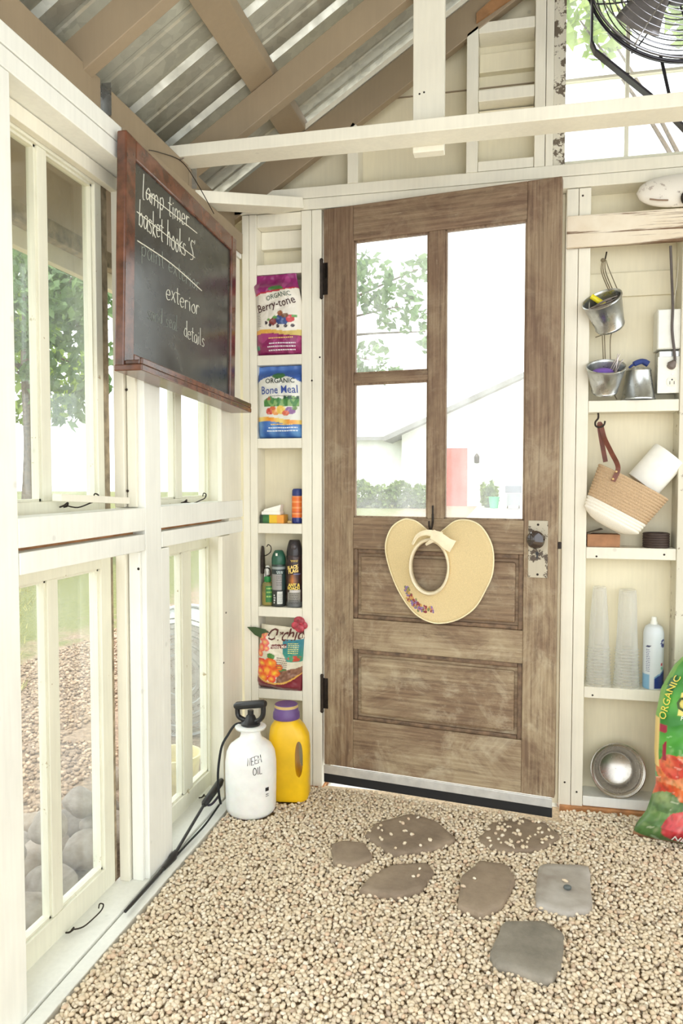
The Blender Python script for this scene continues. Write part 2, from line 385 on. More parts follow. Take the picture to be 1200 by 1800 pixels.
def handwrite(name, text, size, width, mat, parent, mp, rad, strikes=(), jit=.03, seed=1):
    rnd = random.Random(seed); tot = sum(HW[c][0] for c in text); kx = width/tot; b = MB(); x = 0
    for a, e in strikes:
        MB().tube([mp(*(Vector(a).lerp(Vector(e), t/8))) for t in range(9)], rad*1.1, 5).build('chalk_line', mat, parent)
    for c in text+' ':
        if c == ' ':
            if b.v: b.build(name, mat, parent)
            b = MB()
        w, st = HW[c]; dy = rnd.uniform(-.06, .06)
        for s in st:
            pts = [mp((x+px+rnd.uniform(-jit, jit))*kx, (py+dy+rnd.uniform(-jit, jit))*size) for px, py in s]
            b.tube(cr(pts, 3) if len(pts) > 2 and c not in 'NEMIL' else pts, rad, 5)
        x += w

# ================================================================== SETTING
BACKY = .089
SL = .648                                   # roof slope
def roofz(x, ic): return ic + SL*x
# ---- left wall -----------------------------------------------------------
wl = struct('wall_left', 'cream painted stud wall with old window sashes along the left', 'wall')
board('sill_plate', white, wl, -.064, .025, -3.2, .0, -.038, 0)
board('base_board', white, wl, .031, .068, -3.2, -.012, -.12, -.003)
board('stud', white, wl, -.064, .025, -1.392, -1.296, 0, 1.904)
board('stud', white, wl, -.064, .025, -.757, -.664, 0, 1.904)
board('stud', cream, wl, -.064, .018, -.122, 0, 0, 1.904)
for y in (-2.0, -2.62, -3.2): board('stud', cream, wl, -.064, .025, y, y+.092, 0, 1.904)
board('stop_strip', cream, wl, .010, .026, -.210, -.126, .0, .911); board('stop_strip', cream, wl, .010, .026, -.210, -.126, 1.030, 1.904)
board('stop_strip', white, wl, .004, .024, -.663, -.612, 0, .911)
board('stop_strip', cream, wl, -.053, -.024, -.781, -.758, 0, .911); board('stop_strip', cream, wl, -.053, -.024, -.781, -.758, 1.032, 1.904)
board('stop_strip', white, wl, -.020, .012, -.770, -.758, 0, .911); board('stop_strip', cream, wl, -.020, .006, -.770, -.758, 1.032, 1.904)
for y0, y1, w in ((-1.295, -.758, white), (-.663, -.002, white), (-1.907, -1.393, white)):
    board('rail', w, wl, -.045, .025, y0, y1, .969, 1.030); board('rail', w, wl, -.045, .025, y0+.003, y1-.003, .914, .959)
    board('gap_strip', cedar, wl, -.05, -.012, y0, y1, .952, .974)
    board('head_board', cream, wl, -.056, -.035, y0, y1, 1.868, 1.904)
board('top_plate', white, wl, -.064, .025, -3.2, .0, 1.906, 1.947); board('top_plate', white, wl, -.064, .025, -3.2, .0, 1.950, 1.993)
board('frieze_board', tan, wl, -.014, .0, -3.2, -.914, 1.994, 2.088); board('frieze_board', tan, wl, .0255, .034, -.862, -.012, 1.92, 1.992); board('frieze_board', tan, wl, -.014, .0, -.864, -.402, 1.994, 2.084); board('frieze_board', tan, wl, -.014, .0, -.398, .0, 1.994, 2.079)
for y, x in ((-.9, .0), (-.405, .012)):          # hurricane ties
    t = MB().box(x-.02, x-.018, y-.012, y+.03, 1.995, 2.09); t.box(x-.022, x+.004, y+.028, y+.030, 2.02, 2.10); t.build('metal_tie', galv_m, wl)
sc = MB()
for px, py, X in ((222, 685, .0), (224, 863, .0), (243, 1000, .0)):
    q = at(px, py, Y=-.772); sc.ball((q.x, -.7715, q.z), (.004, .002, .004), 8, 4)
for px, py in ((397, 1077), (393, 1165)):
    q = at(px, py, X=.026); sc.ball(q, (.002, .004, .004), 8, 4)
sc.build('screw', iron, wl)

# ---- windows of the left wall --------------------------------------------
def sash(n, label, y0, y1, z0, z1, gy0, gy1, gz0, gz1, my0, my1, hook=None, mat=None, jamb=0):
    w = struct('window_%d' % n, label, 'window'); m = mat or sashm
    xa, xb = -.094, -.057
    board('stile', m, w, xa, xb, y0, gy0, z0, z1); board('stile', m, w, xa, xb, gy1, y1-jamb, z0, z1)
    if jamb: board('side_jamb', greywood, w, xa, xb-.006, y1-jamb+.002, y1, z0, z1)
    board('rail', m, w, xa, xb, gy0, gy1, z0, gz0); board('rail', m, w, xa, xb, gy0, gy1, gz1, z1)
    board('muntin', m, w, xa+.004, xb-.003, my0, my1, gz0, gz1)
    bd = MB()
    for a, b in ((gy0, my0), (my1, gy1)):        # glazing bead round each pane
        for q in ((a, a+.006, gz0, gz1), (b-.006, b, gz0, gz1), (a, b, gz0, gz0+.006), (a, b, gz1-.006, gz1)): bd.box(-.084, -.066, *q)
    bd.build('glazing_bead', m, w)
    for a, b in ((gy0, my0), (my1, gy1)): MB().box(-.080, -.077, a, b, gz0, gz1).build('pane', pane_m, w)
    if hook:
        h = MB(); y, z = hook
        h.tube(cr([(xb+.004, y-.004, z-.004), (xb+.016, y-.005, z), (xb+.02, y+.004, z+.006), (xb+.016, y+.008, z-.002), (xb+.012, y+.0, z-.004)], 5), .0022, 6)
        h.tube(cr([(xb+.014, y+.004, z), (xb+.03, y+.03, z-.006), (xb+.045, y+.062, z+.004), (xb+.05, y+.082, z+.010), (xb+.053, y+.085, z+.022), (xb+.046, y+.080, z+.026), (xb+.045, y+.076, z+.016)], 5), .0018, 6)
        h.build('hook_latch', iron, w)
    return w
sash(1, 'upper old sash window beside the chalkboard, leaves and a soffit showing outside', -1.305, -.784, 1.000, 1.91, -1.238, -.853, 1.057, 1.862, -1.088, -1.052, (-1.03, 1.046), jamb=.038)
sash(2, 'upper old sash window half hidden below and behind the chalkboard', -.665, -.032, 1.000, 1.91, -.598, -.134, 1.044, 1.862, -.385, -.338, (-.36, 1.034))
sash(3, 'lower old sash window with lawn and heaped stones outside', -1.305, -.776, .004, .905, -1.238, -.848, .066, .873, -1.078, -1.036, (-1.035, .012), jamb=.022)
sash(4, 'lower old sash window with a round galvanised tub outside', -.665, -.034, .004, .905, -.598, -.135, .058, .868, -.345, -.275, (-.24, .010))
sash(5, 'upper sash window nearest the front of the shed, outside the picture edge', -1.905, -1.394, 1.000, 1.91, -1.84, -1.46, 1.057, 1.862, -1.67, -1.63)
# wooden stick lying on the rail of window 1
a, b = at(100, 884, X=-.012), at(221, 888, X=-.004)
st = MB(); d = (b-a).normalized(); M = Matrix.Translation(a) @ d.to_track_quat('X', 'Z').to_matrix().to_4x4()
st.box(0, (b-a).length, -.012, .012, -.008, .009, M)
tag(st.build('wooden_stick', cream, None, bevel=.0015), 'short pale wooden stick lying on the middle rail below the upper window', 'stick').location.z += .0115

# ---- back wall -------------------------------------------------------------
wb = struct('wall_back', 'cream painted back wall with shelf bays on both sides of the door', 'wall')
for x0, x1 in ((.026, .052), (.053, .081), (.250, .287), (.2885, .324)): board('stud', cream, wb, x0, x1, 0, BACKY, -.02, 2.061)
for x0, x1 in ((1.159, 1.196), (1.1975, 1.235)): board('stud', cream, wb, x0, x1, 0, BACKY, -.02, 2.061)
board('stud', paintwood('worn_post_paint', (226, 220, 200), worn=(150, 136, 112), amt=.62), wb, 1.516, 1.606, -.004, BACKY, -.02, 2.061)
for x0 in (2.0, 2.5, 2.93): board('stud', cream, wb, x0, x0+.04, 0, BACKY, -.02, 2.061)
board('top_plate', cream, wb, -.064, 3.0, 0, BACKY, 2.064, 2.102); board('top_plate', cream, wb, -.064, 3.0, .002, BACKY, 2.104, 2.143)
board('bottom_plate', cream, wb, .082, .249, .0, BACKY, -.02, .03); board('bottom_plate', white, wb, 1.236, 1.515, .0, BACKY, 0, .034); board('bottom_plate', white, wb, 1.607, 3.0, 0, BACKY, 0, .034)
board('foundation_beam', cedar, wb, 1.16, 3.0, -.012, BACKY, -.09, -.002); board('foundation_beam', cedar, wb, .07, .33, -.012, BACKY, -.09, -.021)
for x0, x1 in ((-.06, .31), (1.18, 3.0)): board('sheathing', cream2, wb, x0, x1, BACKY, BACKY+.012, -.02, 2.10)
for z in (1.880, 1.556, 1.255, .944, .636, .330): board('shelf', cream, wb, .0815, .2495, .0, BACKY, z-.036, z)
board('block', cream, wb, .0815, .2495, .006, BACKY, 2.015, 2.061); board('block', cream, wb, .0815, .2495, .055, BACKY, 1.95, 2.014)
for z in (1.366, .880, .409): board('shelf', cream, wb, 1.2355, 1.5155, .0, BACKY, z-.038, z)
board('block', cream2, wb, 1.2355, 1.5155, .078, BACKY, 1.72, 1.80)
# gable above the plate
def gz(x): return roofz(x, 2.16) if x < 1.5 else roofz(3.0-x, 2.16)
MB().prism([(-.06, BACKY, 2.143), (1.12, BACKY, 2.143), (1.12, BACKY, gz(1.12)), (-.03, BACKY, 2.143)], (0, .012, 0)).build('gable_sheathing', cream2, wb)
MB().prism([(1.88, BACKY, 2.143), (3.06, BACKY, 2.143), (1.88, BACKY, gz(1.88))], (0, .012, 0)).build('gable_sheathing', cream2, wb)
MB().prism([(1.12, BACKY, 2.76), (1.88, BACKY, 2.76), (1.88, BACKY, gz(1.88)), (1.5, BACKY, gz(1.5)), (1.12, BACKY, gz(1.12))], (0, .012, 0)).build('gable_sheathing', cream2, wb)
for z in (2.31, 2.46, 2.62): MB().box(max(-.03, (z-2.15)/SL), 1.12, BACKY-.004, BACKY, z-.003, z+.001).build('board_joint', tan, wb)
MB().prism([(.418, 0, 2.143), (.456, 0, 2.143), (.456, 0, 2.335), (.437, 0, 2.352), (.418, 0, 2.325)], (0, BACKY, 0)).build('gable_stud', cream, wb, bevel=.0015)
MB().prism([(.829, 0, 2.143), (.867, 0, 2.143), (.867, 0, 2.625), (.829, 0, 2.6)], (0, BACKY, 0)).build('gable_stud', cream, wb, bevel=.0015)
MB().prism([(1.052, 0, 2.143), (1.086, 0, 2.143), (1.086, 0, 2.76), (1.052, 0, 2.738)], (0, BACKY, 0)).build('gable_stud', cream, wb, bevel=.0015)
board('window_trim', cream, wb, 1.088, 1.112, .004, BACKY, 2.143, 2.76)
for z0, z1 in ((2.145, 2.178), (2.375, 2.413), (2.598, 2.634)): board('block', cream, wb, .868, 1.051, .004, BACKY, z0, z1)
for z in (2.31, 2.50): board('lath', cream2, wb, .868, 1.051, .06, BACKY, z-.002, z+.06)
sc = MB()
for px, py in ((562, 628), (548, 669), (1048, 978), (1167, 975), (992, 1375), (1013, 1392), (1041, 1222), (1024, 344)):
    q = at(px, py, Y=0); sc.ball((q.x, -.0005, q.z), (.0035, .0015, .0035), 8, 4)
sc.build('screw', iron, wb)
# gable window
w = struct('window_6', 'gable window with weathered chipped frame at the upper right', 'window')
board('stile', chipped, w, 1.113, 1.152, .03, .075, 2.145, 2.76); board('stile', chipped, w, 1.848, 1.887, .03, .075, 2.145, 2.76)
board('rail', sashm, w, 1.152, 1.848, .035, .07, 2.143, 2.165); board('rail', sashm, w, 1.152, 1.848, .035, .07, 2.72, 2.76)
mz = at(1095, 134, Y=.06).z; mx = at(1100, 250, Y=.06).x
for x in (mx, mx+.243): board('muntin', sashm, w, x-.006, x+.006, .045, .068, 2.165, 2.72)
board('muntin', sashm, w, 1.152, 1.848, .045, .068, mz-.006, mz+.004)
for x0, x1 in ((1.152, mx-.006), (mx+.006, mx+.237), (mx+.249, 1.848)):
    for z0, z1 in ((2.165, mz-.006), (mz+.004, 2.72)): MB().box(x0, x1, .055, .058, z0, z1).build('pane', door_glass, w)

dj = board('door_stop', cream, wb, 1.138, 1.158, .045, BACKY, -.02, 2.062); board('door_stop', cream, wb, .325, .345, .050, BACKY, -.02, 2.062); board('door_stop', cream, wb, .345, 1.138, .052, BACKY, 2.03, 2.062)
# ---- right wall (beyond the frame: sill wall, posts and open awning windows)
wr = struct('wall_right', 'right side wall of posts and open windows outside the picture', 'wall')
board('knee_wall', white, wr, 2.98, 3.06, -3.2, 0, -.05, .55); board('top_plate', cream, wr, 2.98, 3.06, -3.2, 0, 1.95, 2.02)
for y in (-3.2, -2.1, -1.05, -.09): board('stud', cream, wr, 2.98, 3.06, y, y+.09, .55, 1.95)

# ---- roof ------------------------------------------------------------------
ce = struct('ceiling', 'sheet metal roof on brown painted rafters', 'ceiling')
cu, su = 1/math.hypot(1, SL), SL/math.hypot(1, SL)
def sheet(x0, x1, ic, side):
    ys = []; y = -3.15; per = .2286
    prof = [(0, 0), (.012, .019), (.032, .019), (.044, 0), (.092, 0), (.098, .004), (.108, .004), (.114, 0), (.158, 0), (.164, .004), (.174, .004), (.180, 0)]
    off = -.405 % per
    k = -15
    pts = []
    while k*per+off < .2:
        for a, h in prof: pts.append((k*per+off+a, h))
        k += 1
    pts = [p for p in pts if -3.15 < p[0] < .15]
    v = []; f = []
    for (yy, h) in pts:
        for x in (x0, x1):
            z = roofz(x, ic)+h if side < 0 else roofz(3-x, ic)+h
            v.append((x, yy, z))
    for i in range(len(pts)-1): f.append((2*i, 2*i+1, 2*i+3, 2*i+2))
    return MB().add(v, f).build('roof_sheet', roofmetal, ce)
sheet(-.42, 1.5, 2.215, -1); sheet(1.5, 3.42, 2.215, 1)
def rafter(y0, y1, lo, hi):
    for s in (0, 1):
        X = lambda x: x if s == 0 else 3-x
        MB().prism([(X(-.34), y0, roofz(-.34, lo)), (X(1.5), y0, roofz(1.5, lo)), (X(1.5), y0, roofz(1.5, hi)), (X(-.34), y0, roofz(-.34, hi))], (0, y1-y0, 0)).build('rafter', tan, ce, bevel=.002)
rafter(-.99, -.952, 2.070, 2.170); rafter(-.372, -.334, 2.070, 2.170); rafter(.0, .036, 2.050, 2.168)
for y in (-1.6, -2.21, -2.82): rafter(y, y+.038, 2.07, 2.17)
def purlin(x0, x1):
    MB().prism([(x0, -3.1, roofz(x0, 2.172)), (x1, -3.1, roofz(x1, 2.172)), (x1, -3.1, roofz(x1, 2.210)), (x0, -3.1, roofz(x0, 2.210))], (0, 3.2, 0)).build('purlin', tan, ce, bevel=.002)
purlin(.195, .266); purlin(.86, .93); purlin(-.36, -.29)
for s in (1.42,): board('ridge_board', tan, ce, 1.48, 1.52, -3.1, .1, 2.98, 3.13)
# batten on the end rafter and lining strip
MB().prism([(.16, .0, roofz(.16, 2.172)), (1.45, .0, roofz(1.45, 2.172)), (1.45, .0, roofz(1.45, 2.190)), (.16, .0, roofz(.16, 2.190))], (0, .03, 0)).build('batten', cream, ce)
MB().prism([(.86, -.012, roofz(.86, 2.07)), (1.3, -.012, roofz(1.3, 2.03)), (1.3, -.012, roofz(1.3, 2.15)), (.86, -.012, roofz(.86, 2.10))], (0, .01, 0)).build('bare_board', brownwood, ce)
# eave outside the left wall
MB().prism([(-.10, -3.1, roofz(-.10, 2.055)), (-.33, -3.1, roofz(-.33, 2.055)), (-.33, -3.1, roofz(-.33, 2.067)), (-.10, -3.1, roofz(-.10, 2.067))], (0, 3.2, 0)).build('soffit_board', tan, ce)
board('sub_fascia', greywood, ce, -.345, -.31, -3.1, .1, 1.802, 1.93)
board('fascia', cream2, ce, -.372, -.346, -3.1, .1, 1.75, 1.94)
# collar tie, king post and corner brace
MB().prism([(-.03, -.468, 2.118), (-.075, -.468, 2.082), (3.06, -.468, 2.080), (3.02, -.468, 2.119)], (0, .092, 0)).build('tie_beam', cream, ce, bevel=.002)
MB().box(.697, .788, -.375, -.337, 2.066, roofz(.745, 2.16)).build('king_post', cream, ce, bevel=.002)
MB().box(2.212, 2.303, -.375, -.337, 2.066, roofz(.745, 2.16)).build('king_post', cream, ce, bevel=.002)
p0, p1 = Vector((.012, -.335, 2.012)), Vector((.262, -.012, 2.085)); d = p1-p0
q = MB(); nrm = Vector((d.y, -d.x, 0)).normalized()
M = Matrix.Translation(p0) @ Matrix((d.normalized(), -nrm, Vector((0, 0, 1)).cross(d.normalized()).cross(Vector((0, 0, -1))).normalized() if False else d.normalized().cross(-nrm))).transposed().to_4x4()
q.box(-.02, d.length, .0, .089, -.019, .019, M); q.build('corner_brace', cream, ce, bevel=.002)
q = MB()
for px, py in ((745, 162), (737, 165), (762, 212)):
    w_ = at(px, py, Y=-.376); q.ball((w_.x, -.3755, w_.z), (.003, .0015, .003), 8, 4)
q.build('screw', iron, ce)

# ---- floor under the gravel, outside ground ---------------------------------
fl = MB().box(-.05, 3.2, -3.4, .02, -.12, -.022).build('floor', concrete); fl['kind'] = 'structure'
fl.data.materials[0] = plain('packed_sand', (186, 164, 132), .95, var=.15, scale=120)
g = MB(); n = 40
def gh(y): return -.05 + max(0, min(1, (y-2)/20))*.25
ys = [-12+i*1.0 for i in range(56)]; xs = [-40, -30, -20, -14, -10, -7, -5, -4, -3, -2, -1, -.1]
g.add([(x, y, gh(y)-.0) for y in ys for x in xs], [(j*12+i, j*12+i+1, (j+1)*12+i+1, (j+1)*12+i) for j in range(55) for i in range(11)])
go = g.build('ground', ground_m, smooth=True); go['kind'] = 'structure'; go['label'] = 'lawn and gravel strip outside the left windows'; go['category'] = 'ground'
g = MB(); xs = [-.1, 1, 2, 4, 8, 16, 40]; ys = [.1+i*1.0 for i in range(44)]
g.add([(x, y, gh(y)) for y in ys for x in xs], [(j*7+i, j*7+i+1, (j+1)*7+i+1, (j+1)*7+i) for j in range(43) for i in range(6)])
go = g.build('driveway_ground', concrete, smooth=True); go['kind'] = 'structure'; go['label'] = 'pale sunlit ground beyond the door'; go['category'] = 'ground'

# ---- door ---------------------------------------------------------------------
DA = R(-8.48); DL = Vector((.332, .0, .032))
do = struct('door_1', 'old weathered brown wooden door with three glass panes, slightly ajar', 'door'); do.location = DL; do.rotation_euler = (0, 0, DA)
DM = Matrix.Translation(DL) @ Matrix.Rotation(DA, 4, 'Z'); DMi = DM.inverted()
def dpt(px, py, off=0):
    """photo point on the door's front plane, in door coordinates"""
    n_ = DM.to_3x3() @ Vector((0, 1, 0)); o_ = DM @ Vector((0, off, 0)); r = Vector(FW*FPX + RT*(px-600) + UP*(900-py)); c = Vector(CAM)
    return DMi @ (c + r*((o_-c).dot(n_)/r.dot(n_)))
def dbox(name, mat, x0, x1, z0, z1, y0=0, y1=.036, bevel=.0025, par=None): return MB().box(x0, x1, y0, y1, z0, z1).build(name, mat, par or do, bevel=bevel)
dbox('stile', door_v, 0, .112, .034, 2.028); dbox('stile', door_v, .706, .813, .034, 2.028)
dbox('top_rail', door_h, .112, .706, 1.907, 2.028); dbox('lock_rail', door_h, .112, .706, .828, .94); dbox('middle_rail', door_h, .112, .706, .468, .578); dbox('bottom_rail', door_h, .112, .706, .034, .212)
dbox('mullion', door_v, .382, .438, .94, 1.907); dbox('glazing_bar', door_h, .112, .382, 1.411, 1.445, .004)
for z0, z1 in ((.578, .828), (.212, .468)):
    pn = dbox('panel', door_h, .112, .706, z0, z1, .014, .03, 0)
    dbox('raised_field', door_h, .137, .681, z0+.022, z1-.026, .004, .02, .011, pn)
    mo = MB()
    for q in ((.112, .128, z0, z1), (.690, .706, z0, z1), (.128, .690, z0, z0+.014), (.128, .690, z1-.016, z1)): mo.box(q[0], q[1], .004, .016, q[2], q[3])
    mo.build('moulding', door_mould, pn, bevel=.004)
mo = MB()
for x0, x1, z0, z1 in ((.112, .382, 1.445, 1.907), (.112, .382, .94, 1.411), (.438, .706, .94, 1.907)):
    for q in ((x0, x0+.006, z0, z1), (x1-.006, x1, z0, z1), (x0, x1, z0, z0+.005), (x0, x1, z1-.006, z1)): mo.box(q[0], q[1], .006, .022, q[2], q[3])
    MB().box(x0, x1, .018, .021, z0, z1).build('glass_pane', door_glass, do)
mo.build('glazing_bead', door_v, do)
# lock plate, knob, latch, hinges, hook, sweep
pc = MB(); pc.box(.721, .783, -.004, 0, .755, .941); pl = pc.build('lock_plate', None, do, bevel=.002)
pl.data.materials.append(paintwood('worn_painted_metal', (196, 186, 164), worn=(80, 66, 52), amt=.53, rough=.5))
Mk = Matrix.Translation((.750, -.004, .882)) @ Matrix.Rotation(R(90), 4, 'X')
MB().lathe([(.017, 0), (.017, .004), (.009, .008), (.009, .026), (.018, .030), (.027, .038), (.029, .046), (.025, .056), (.012, .061), (.0005, .062)], 32, Mk).build('door_knob', plain('dark_glazed_knob', (48, 36, 32), .12, coat=.6), pl, smooth=True)
k = MB(); k.lathe([(.0055, 0), (.0055, .0012)], 14, Matrix.Translation((.750, -.0041, .835)) @ Matrix.Rotation(R(90), 4, 'X')); k.box(.7475, .7525, -.0053, -.0042, .818, .834); k.build('keyhole', black, pl)
k = MB()
for x, z in ((.752, .928), (.752, .766)): k.ball((x, -.0045, z), (.004, .002, .004), 10, 4)
k.build('screw', iron, pl)
dbox('latch_bolt', iron, .812, .824, .850, .872, .010, .026, .002)
for z in (1.724, .235):
    h = MB(); h.tube([(-.006, -.005, z), (-.006, -.005, z+.122)], .006, 10); h.ball((-.006, -.005, z+.126), .007, 8, 6); h.ball((-.006, -.005, z-.004), .007, 8, 6)
    h.box(-.006, .016, .0, .0015, z+.005, z+.117); h.build('hinge', iron, do, smooth=True)
h = MB(); h.tube(cr([(.402, -.002, .985), (.403, -.006, .96), (.404, -.010, .93), (.404, -.034, .905), (.403, -.050, .915), (.403, -.054, .935)], 5), [.003]*6+[.004]*20, 8); h.build('coat_hook', iron, do, smooth=True)
sw = dbox('door_sweep', alum, .001, .807, .003, .034, -.008, .0, .002); sk = dbox('rubber_strip', black2, .001, .807, -.030, .004, -.004, .0, .0, sw)
# threshold
tr = board('trim_1', white, None, .335, 1.158, -.002, .075, -.09, -.028); tr['kind'] = 'structure'; tr['label'] = 'pale threshold board under the door'; tr['category'] = 'threshold'

# ================================================================== GRAVEL AND STONES
def icosphere(sub):
    import bmesh
    bm = bmesh.new(); bmesh.ops.create_icosphere(bm, subdivisions=sub, radius=1)
    v = np.array([x.co[:] for x in bm.verts]); f = np.array([[q.index for q in x.verts] for x in bm.faces]); bm.free(); return v, f
def pebbles(name, pts, size, rng, mat, sub=1):
    bv, bf = icosphere(sub); n = len(pts); nv = len(bv)
    sc = size*np.stack([rng.uniform(.72, 1.25, n), rng.uniform(.66, .92, n), rng.uniform(.5, .75, n)], 1)
    wob = 1+rng.uniform(-.10, .10, (n, nv, 1))
    P = bv[None]*sc[:, None, :]*wob
    a = rng.uniform(0, 2*PI, n); t1 = rng.normal(0, .35, n); t2 = rng.normal(0, .35, n)
    def rot(P, i, j, an):
        c, s = np.cos(an)[:, None], np.sin(an)[:, None]; x, y = P[:, :, i].copy(), P[:, :, j].copy()
        P[:, :, i] = c*x-s*y; P[:, :, j] = s*x+c*y
    rot(P, 1, 2, t1); rot(P, 0, 2, t2); rot(P, 0, 1, a)
    P += pts[:, None, :]
    F = (bf[None]+(np.arange(n)*nv)[:, None, None]).reshape(-1, 3)
    me = bpy.data.meshes.new(name); V = P.reshape(-1, 3)
    me.vertices.add(len(V)); me.vertices.foreach_set('co', V.astype(np.float32).ravel())
    me.loops.add(len(F)*3); me.loops.foreach_set('vertex_index', F.astype(np.int32).ravel())
    me.polygons.add(len(F)); me.polygons.foreach_set('loop_start', (np.arange(len(F))*3).astype(np.int32))
    me.polygons.foreach_set('use_smooth', np.ones(len(F), dtype=bool)); me.update(calc_edges=True); me.validate()
    me.materials.append(mat); o = bpy.data.objects.new(name, me); COL.objects.link(o); return o

STONES = [
 ('stone', stone_a, [(582, 1483), (600, 1477), (640, 1480), (656, 1505), (625, 1519), (585, 1516)], .012, 'smallest brown stepping stone, leftmost of those set in the gravel'),
 ('stone', stone_a, [(640, 1466), (660, 1445), (720, 1429), (765, 1440), (803, 1472), (760, 1491), (690, 1499)], .012, 'long brown stepping stone in front of the door, pebbles scattered on it'),
 ('stone', stone_a, [(838, 1476), (860, 1446), (920, 1437), (960, 1446), (985, 1468), (950, 1492), (880, 1496)], .006, 'half buried stepping stone just below the door latch side, covered with pebbles'),
 ('stone', stone_a, [(630, 1562), (655, 1535), (690, 1519), (750, 1515), (763, 1530), (740, 1562), (700, 1573)], .012, 'pointed leaf shaped brown stepping stone in the middle row'),
 ('stone', stone_a, [(803, 1590), (810, 1538), (845, 1511), (892, 1518), (906, 1545), (882, 1590), (845, 1606)], .014, 'five sided brown stepping stone between the pointed one and the square one'),
 ('stone', stone_c, [(946, 1517), (1035, 1519), (1042, 1594), (1000, 1604), (940, 1588)], .013, 'square pale grey paver with a dark pebble lying on its middle'),
 ('stone', stone_b, [(885, 1617), (958, 1616), (992, 1640), (986, 1694), (966, 1722), (868, 1691), (860, 1672)], .014, 'square grey paver nearest the front of the gravel'),
]
polys = []
for i, (nm, mt, pp, zt, lb) in enumerate(STONES):
    P = [at(x, y, Z=zt) for x, y in pp]; c = sum(P, Vector())/len(P)
    P = [a.lerp(b_, f_) for a, b_ in zip(P, P[1:]+P[:1]) for f_ in (.10, .5, .90)]; P = cr(P, 3, True); rnd = random.Random(i)
    P = [p+(p-c)*rnd.uniform(-.02, .02) for p in P]
    n = len(P); b = MB(); V = []; F = []
    rings = [(1.0, -.06), (1.0, zt-.012), (.99, zt-.004), (.955, zt), (.8, zt+.0015), (.45, zt+.002)]
    for s_, z in rings:
        for k, p in enumerate(P):
            q = c+(p-c)*s_; V.append((q.x, q.y, z+(.0018*mnoise.noise(Vector((q.x*22, q.y*22, i))) if s_ < .99 else 0)))
    for r in range(len(rings)-1):
        for k in range(n): F.append((r*n+k, r*n+(k+1) % n, (r+1)*n+(k+1) % n, (r+1)*n+k))
    V.append((c.x, c.y, zt+.002)); F += [((len(rings)-1)*n+k, (len(rings)-1)*n+(k+1) % n, len(V)-1) for k in range(n)]
    b.add(V, F); o = b.build('stepping_stone', mt, None, smooth=True, sharp=60); tag(o, lb, 'stepping stone')
    polys.append((np.array([(p.x, p.y) for p in P]), zt))

def inside(pts, poly):
    r = np.zeros(len(pts), bool); n = len(poly)
    for i in range(n):
        (x1, y1), (x2, y2) = poly[i], poly[i-1]
        c = ((y1 > pts[:, 1]) != (y2 > pts[:, 1])) & (pts[:, 0] < (x2-x1)*(pts[:, 1]-y1)/(y2-y1+1e-12)+x1); r ^= c
    return r
rng = np.random.default_rng(4)
def grid(x0, x1, y0, y1, st, z, jz):
    xx, yy = np.meshgrid(np.arange(x0, x1, st), np.arange(y0, y1, st)); p = np.stack([xx.ravel(), yy.ravel()], 1)
    p += rng.uniform(-.48, .48, p.shape)*st
    zz = z+rng.normal(0, jz, len(p)); return np.column_stack([p, zz])
layers = [grid(.082, 2.0, -1.6, -.03, .0125, -.011, .002), grid(.086, 2.0, -1.6, -.03, .0102, -.002, .0024)]
pts = np.concatenate(layers)
zn = np.array([mnoise.noise(Vector((x*4, y*4, 0))) for x, y in pts[:, :2]])
pts[:, 2] += zn*.005 + np.clip((pts[:, 1]+.25)/.25, 0, 1)*-.004
keep = np.ones(len(pts), bool)
for (po, zt), drop in zip(polys, (.99, .94, .80, .985, .99, .99, 1.0)):
    i = inside(pts, po*.94+po.mean(0)*.06)
    keep &= ~(i & (rng.uniform(0, 1, len(pts)) < (1 if zt is None else drop + (1-drop)*(pts[:, 2] < -.006))))
    pts[i & keep, 2] = zt+.005
# nothing grows up under the tank, the jug and the bag, nor into the door
for cx, cy, rr in ((.158, -.285, .075), (.243, -.160, .05)):
    keep &= (pts[:, 0]-cx)**2+(pts[:, 1]-cy)**2 > rr*rr
sn, cs = math.sin(DA), math.cos(DA)
dxl = (pts[:, 0]-.332)*cs+(pts[:, 1])*sn; dyl = -(pts[:, 0]-.332)*sn+pts[:, 1]*cs
keep &= ~((dxl > -.01) & (dxl < .83) & (dyl > -.016) & (pts[:, 2] > -.02))
keep &= ~((pts[:, 0] > .33) & (pts[:, 0] < 1.16) & (dyl > -.012))
pts = pts[keep]
size = rng.uniform(.0056, .0088, len(pts))[:, None]
gv = pebbles('gravel', pts, size, rng, gravel_m)
gv['kind'] = 'stuff'; gv['label'] = 'loose layer of small tan pebbles covering the shed floor'; gv['category'] = 'gravel'
# dark pebble on the pale paver
q = at(997, 1562, Z=.018); tag(MB().ball((q.x, q.y, .0215), (.011, .008, .007), 14, 8).build('dark_pebble', plain('dark_slate_pebble', (92, 98, 96), .5), None, smooth=True), 'small dark grey pebble lying alone on the square pale paver', 'pebble')

def outmat():
    m, nt, b = newmat('outdoor_pebbles'); g_ = N(nt, 'ShaderNodeNewGeometry')
    nt.links.new(ramp(nt, g_.outputs['Random Per Island'], [(0, (150, 128, 104)), (.4, (112, 94, 76)), (.7, (178, 156, 132)), (1, (132, 108, 86))]), b.inputs['Base Color']); b.inputs['Roughness'].default_value = .85; return m
outgravel_m = outmat()
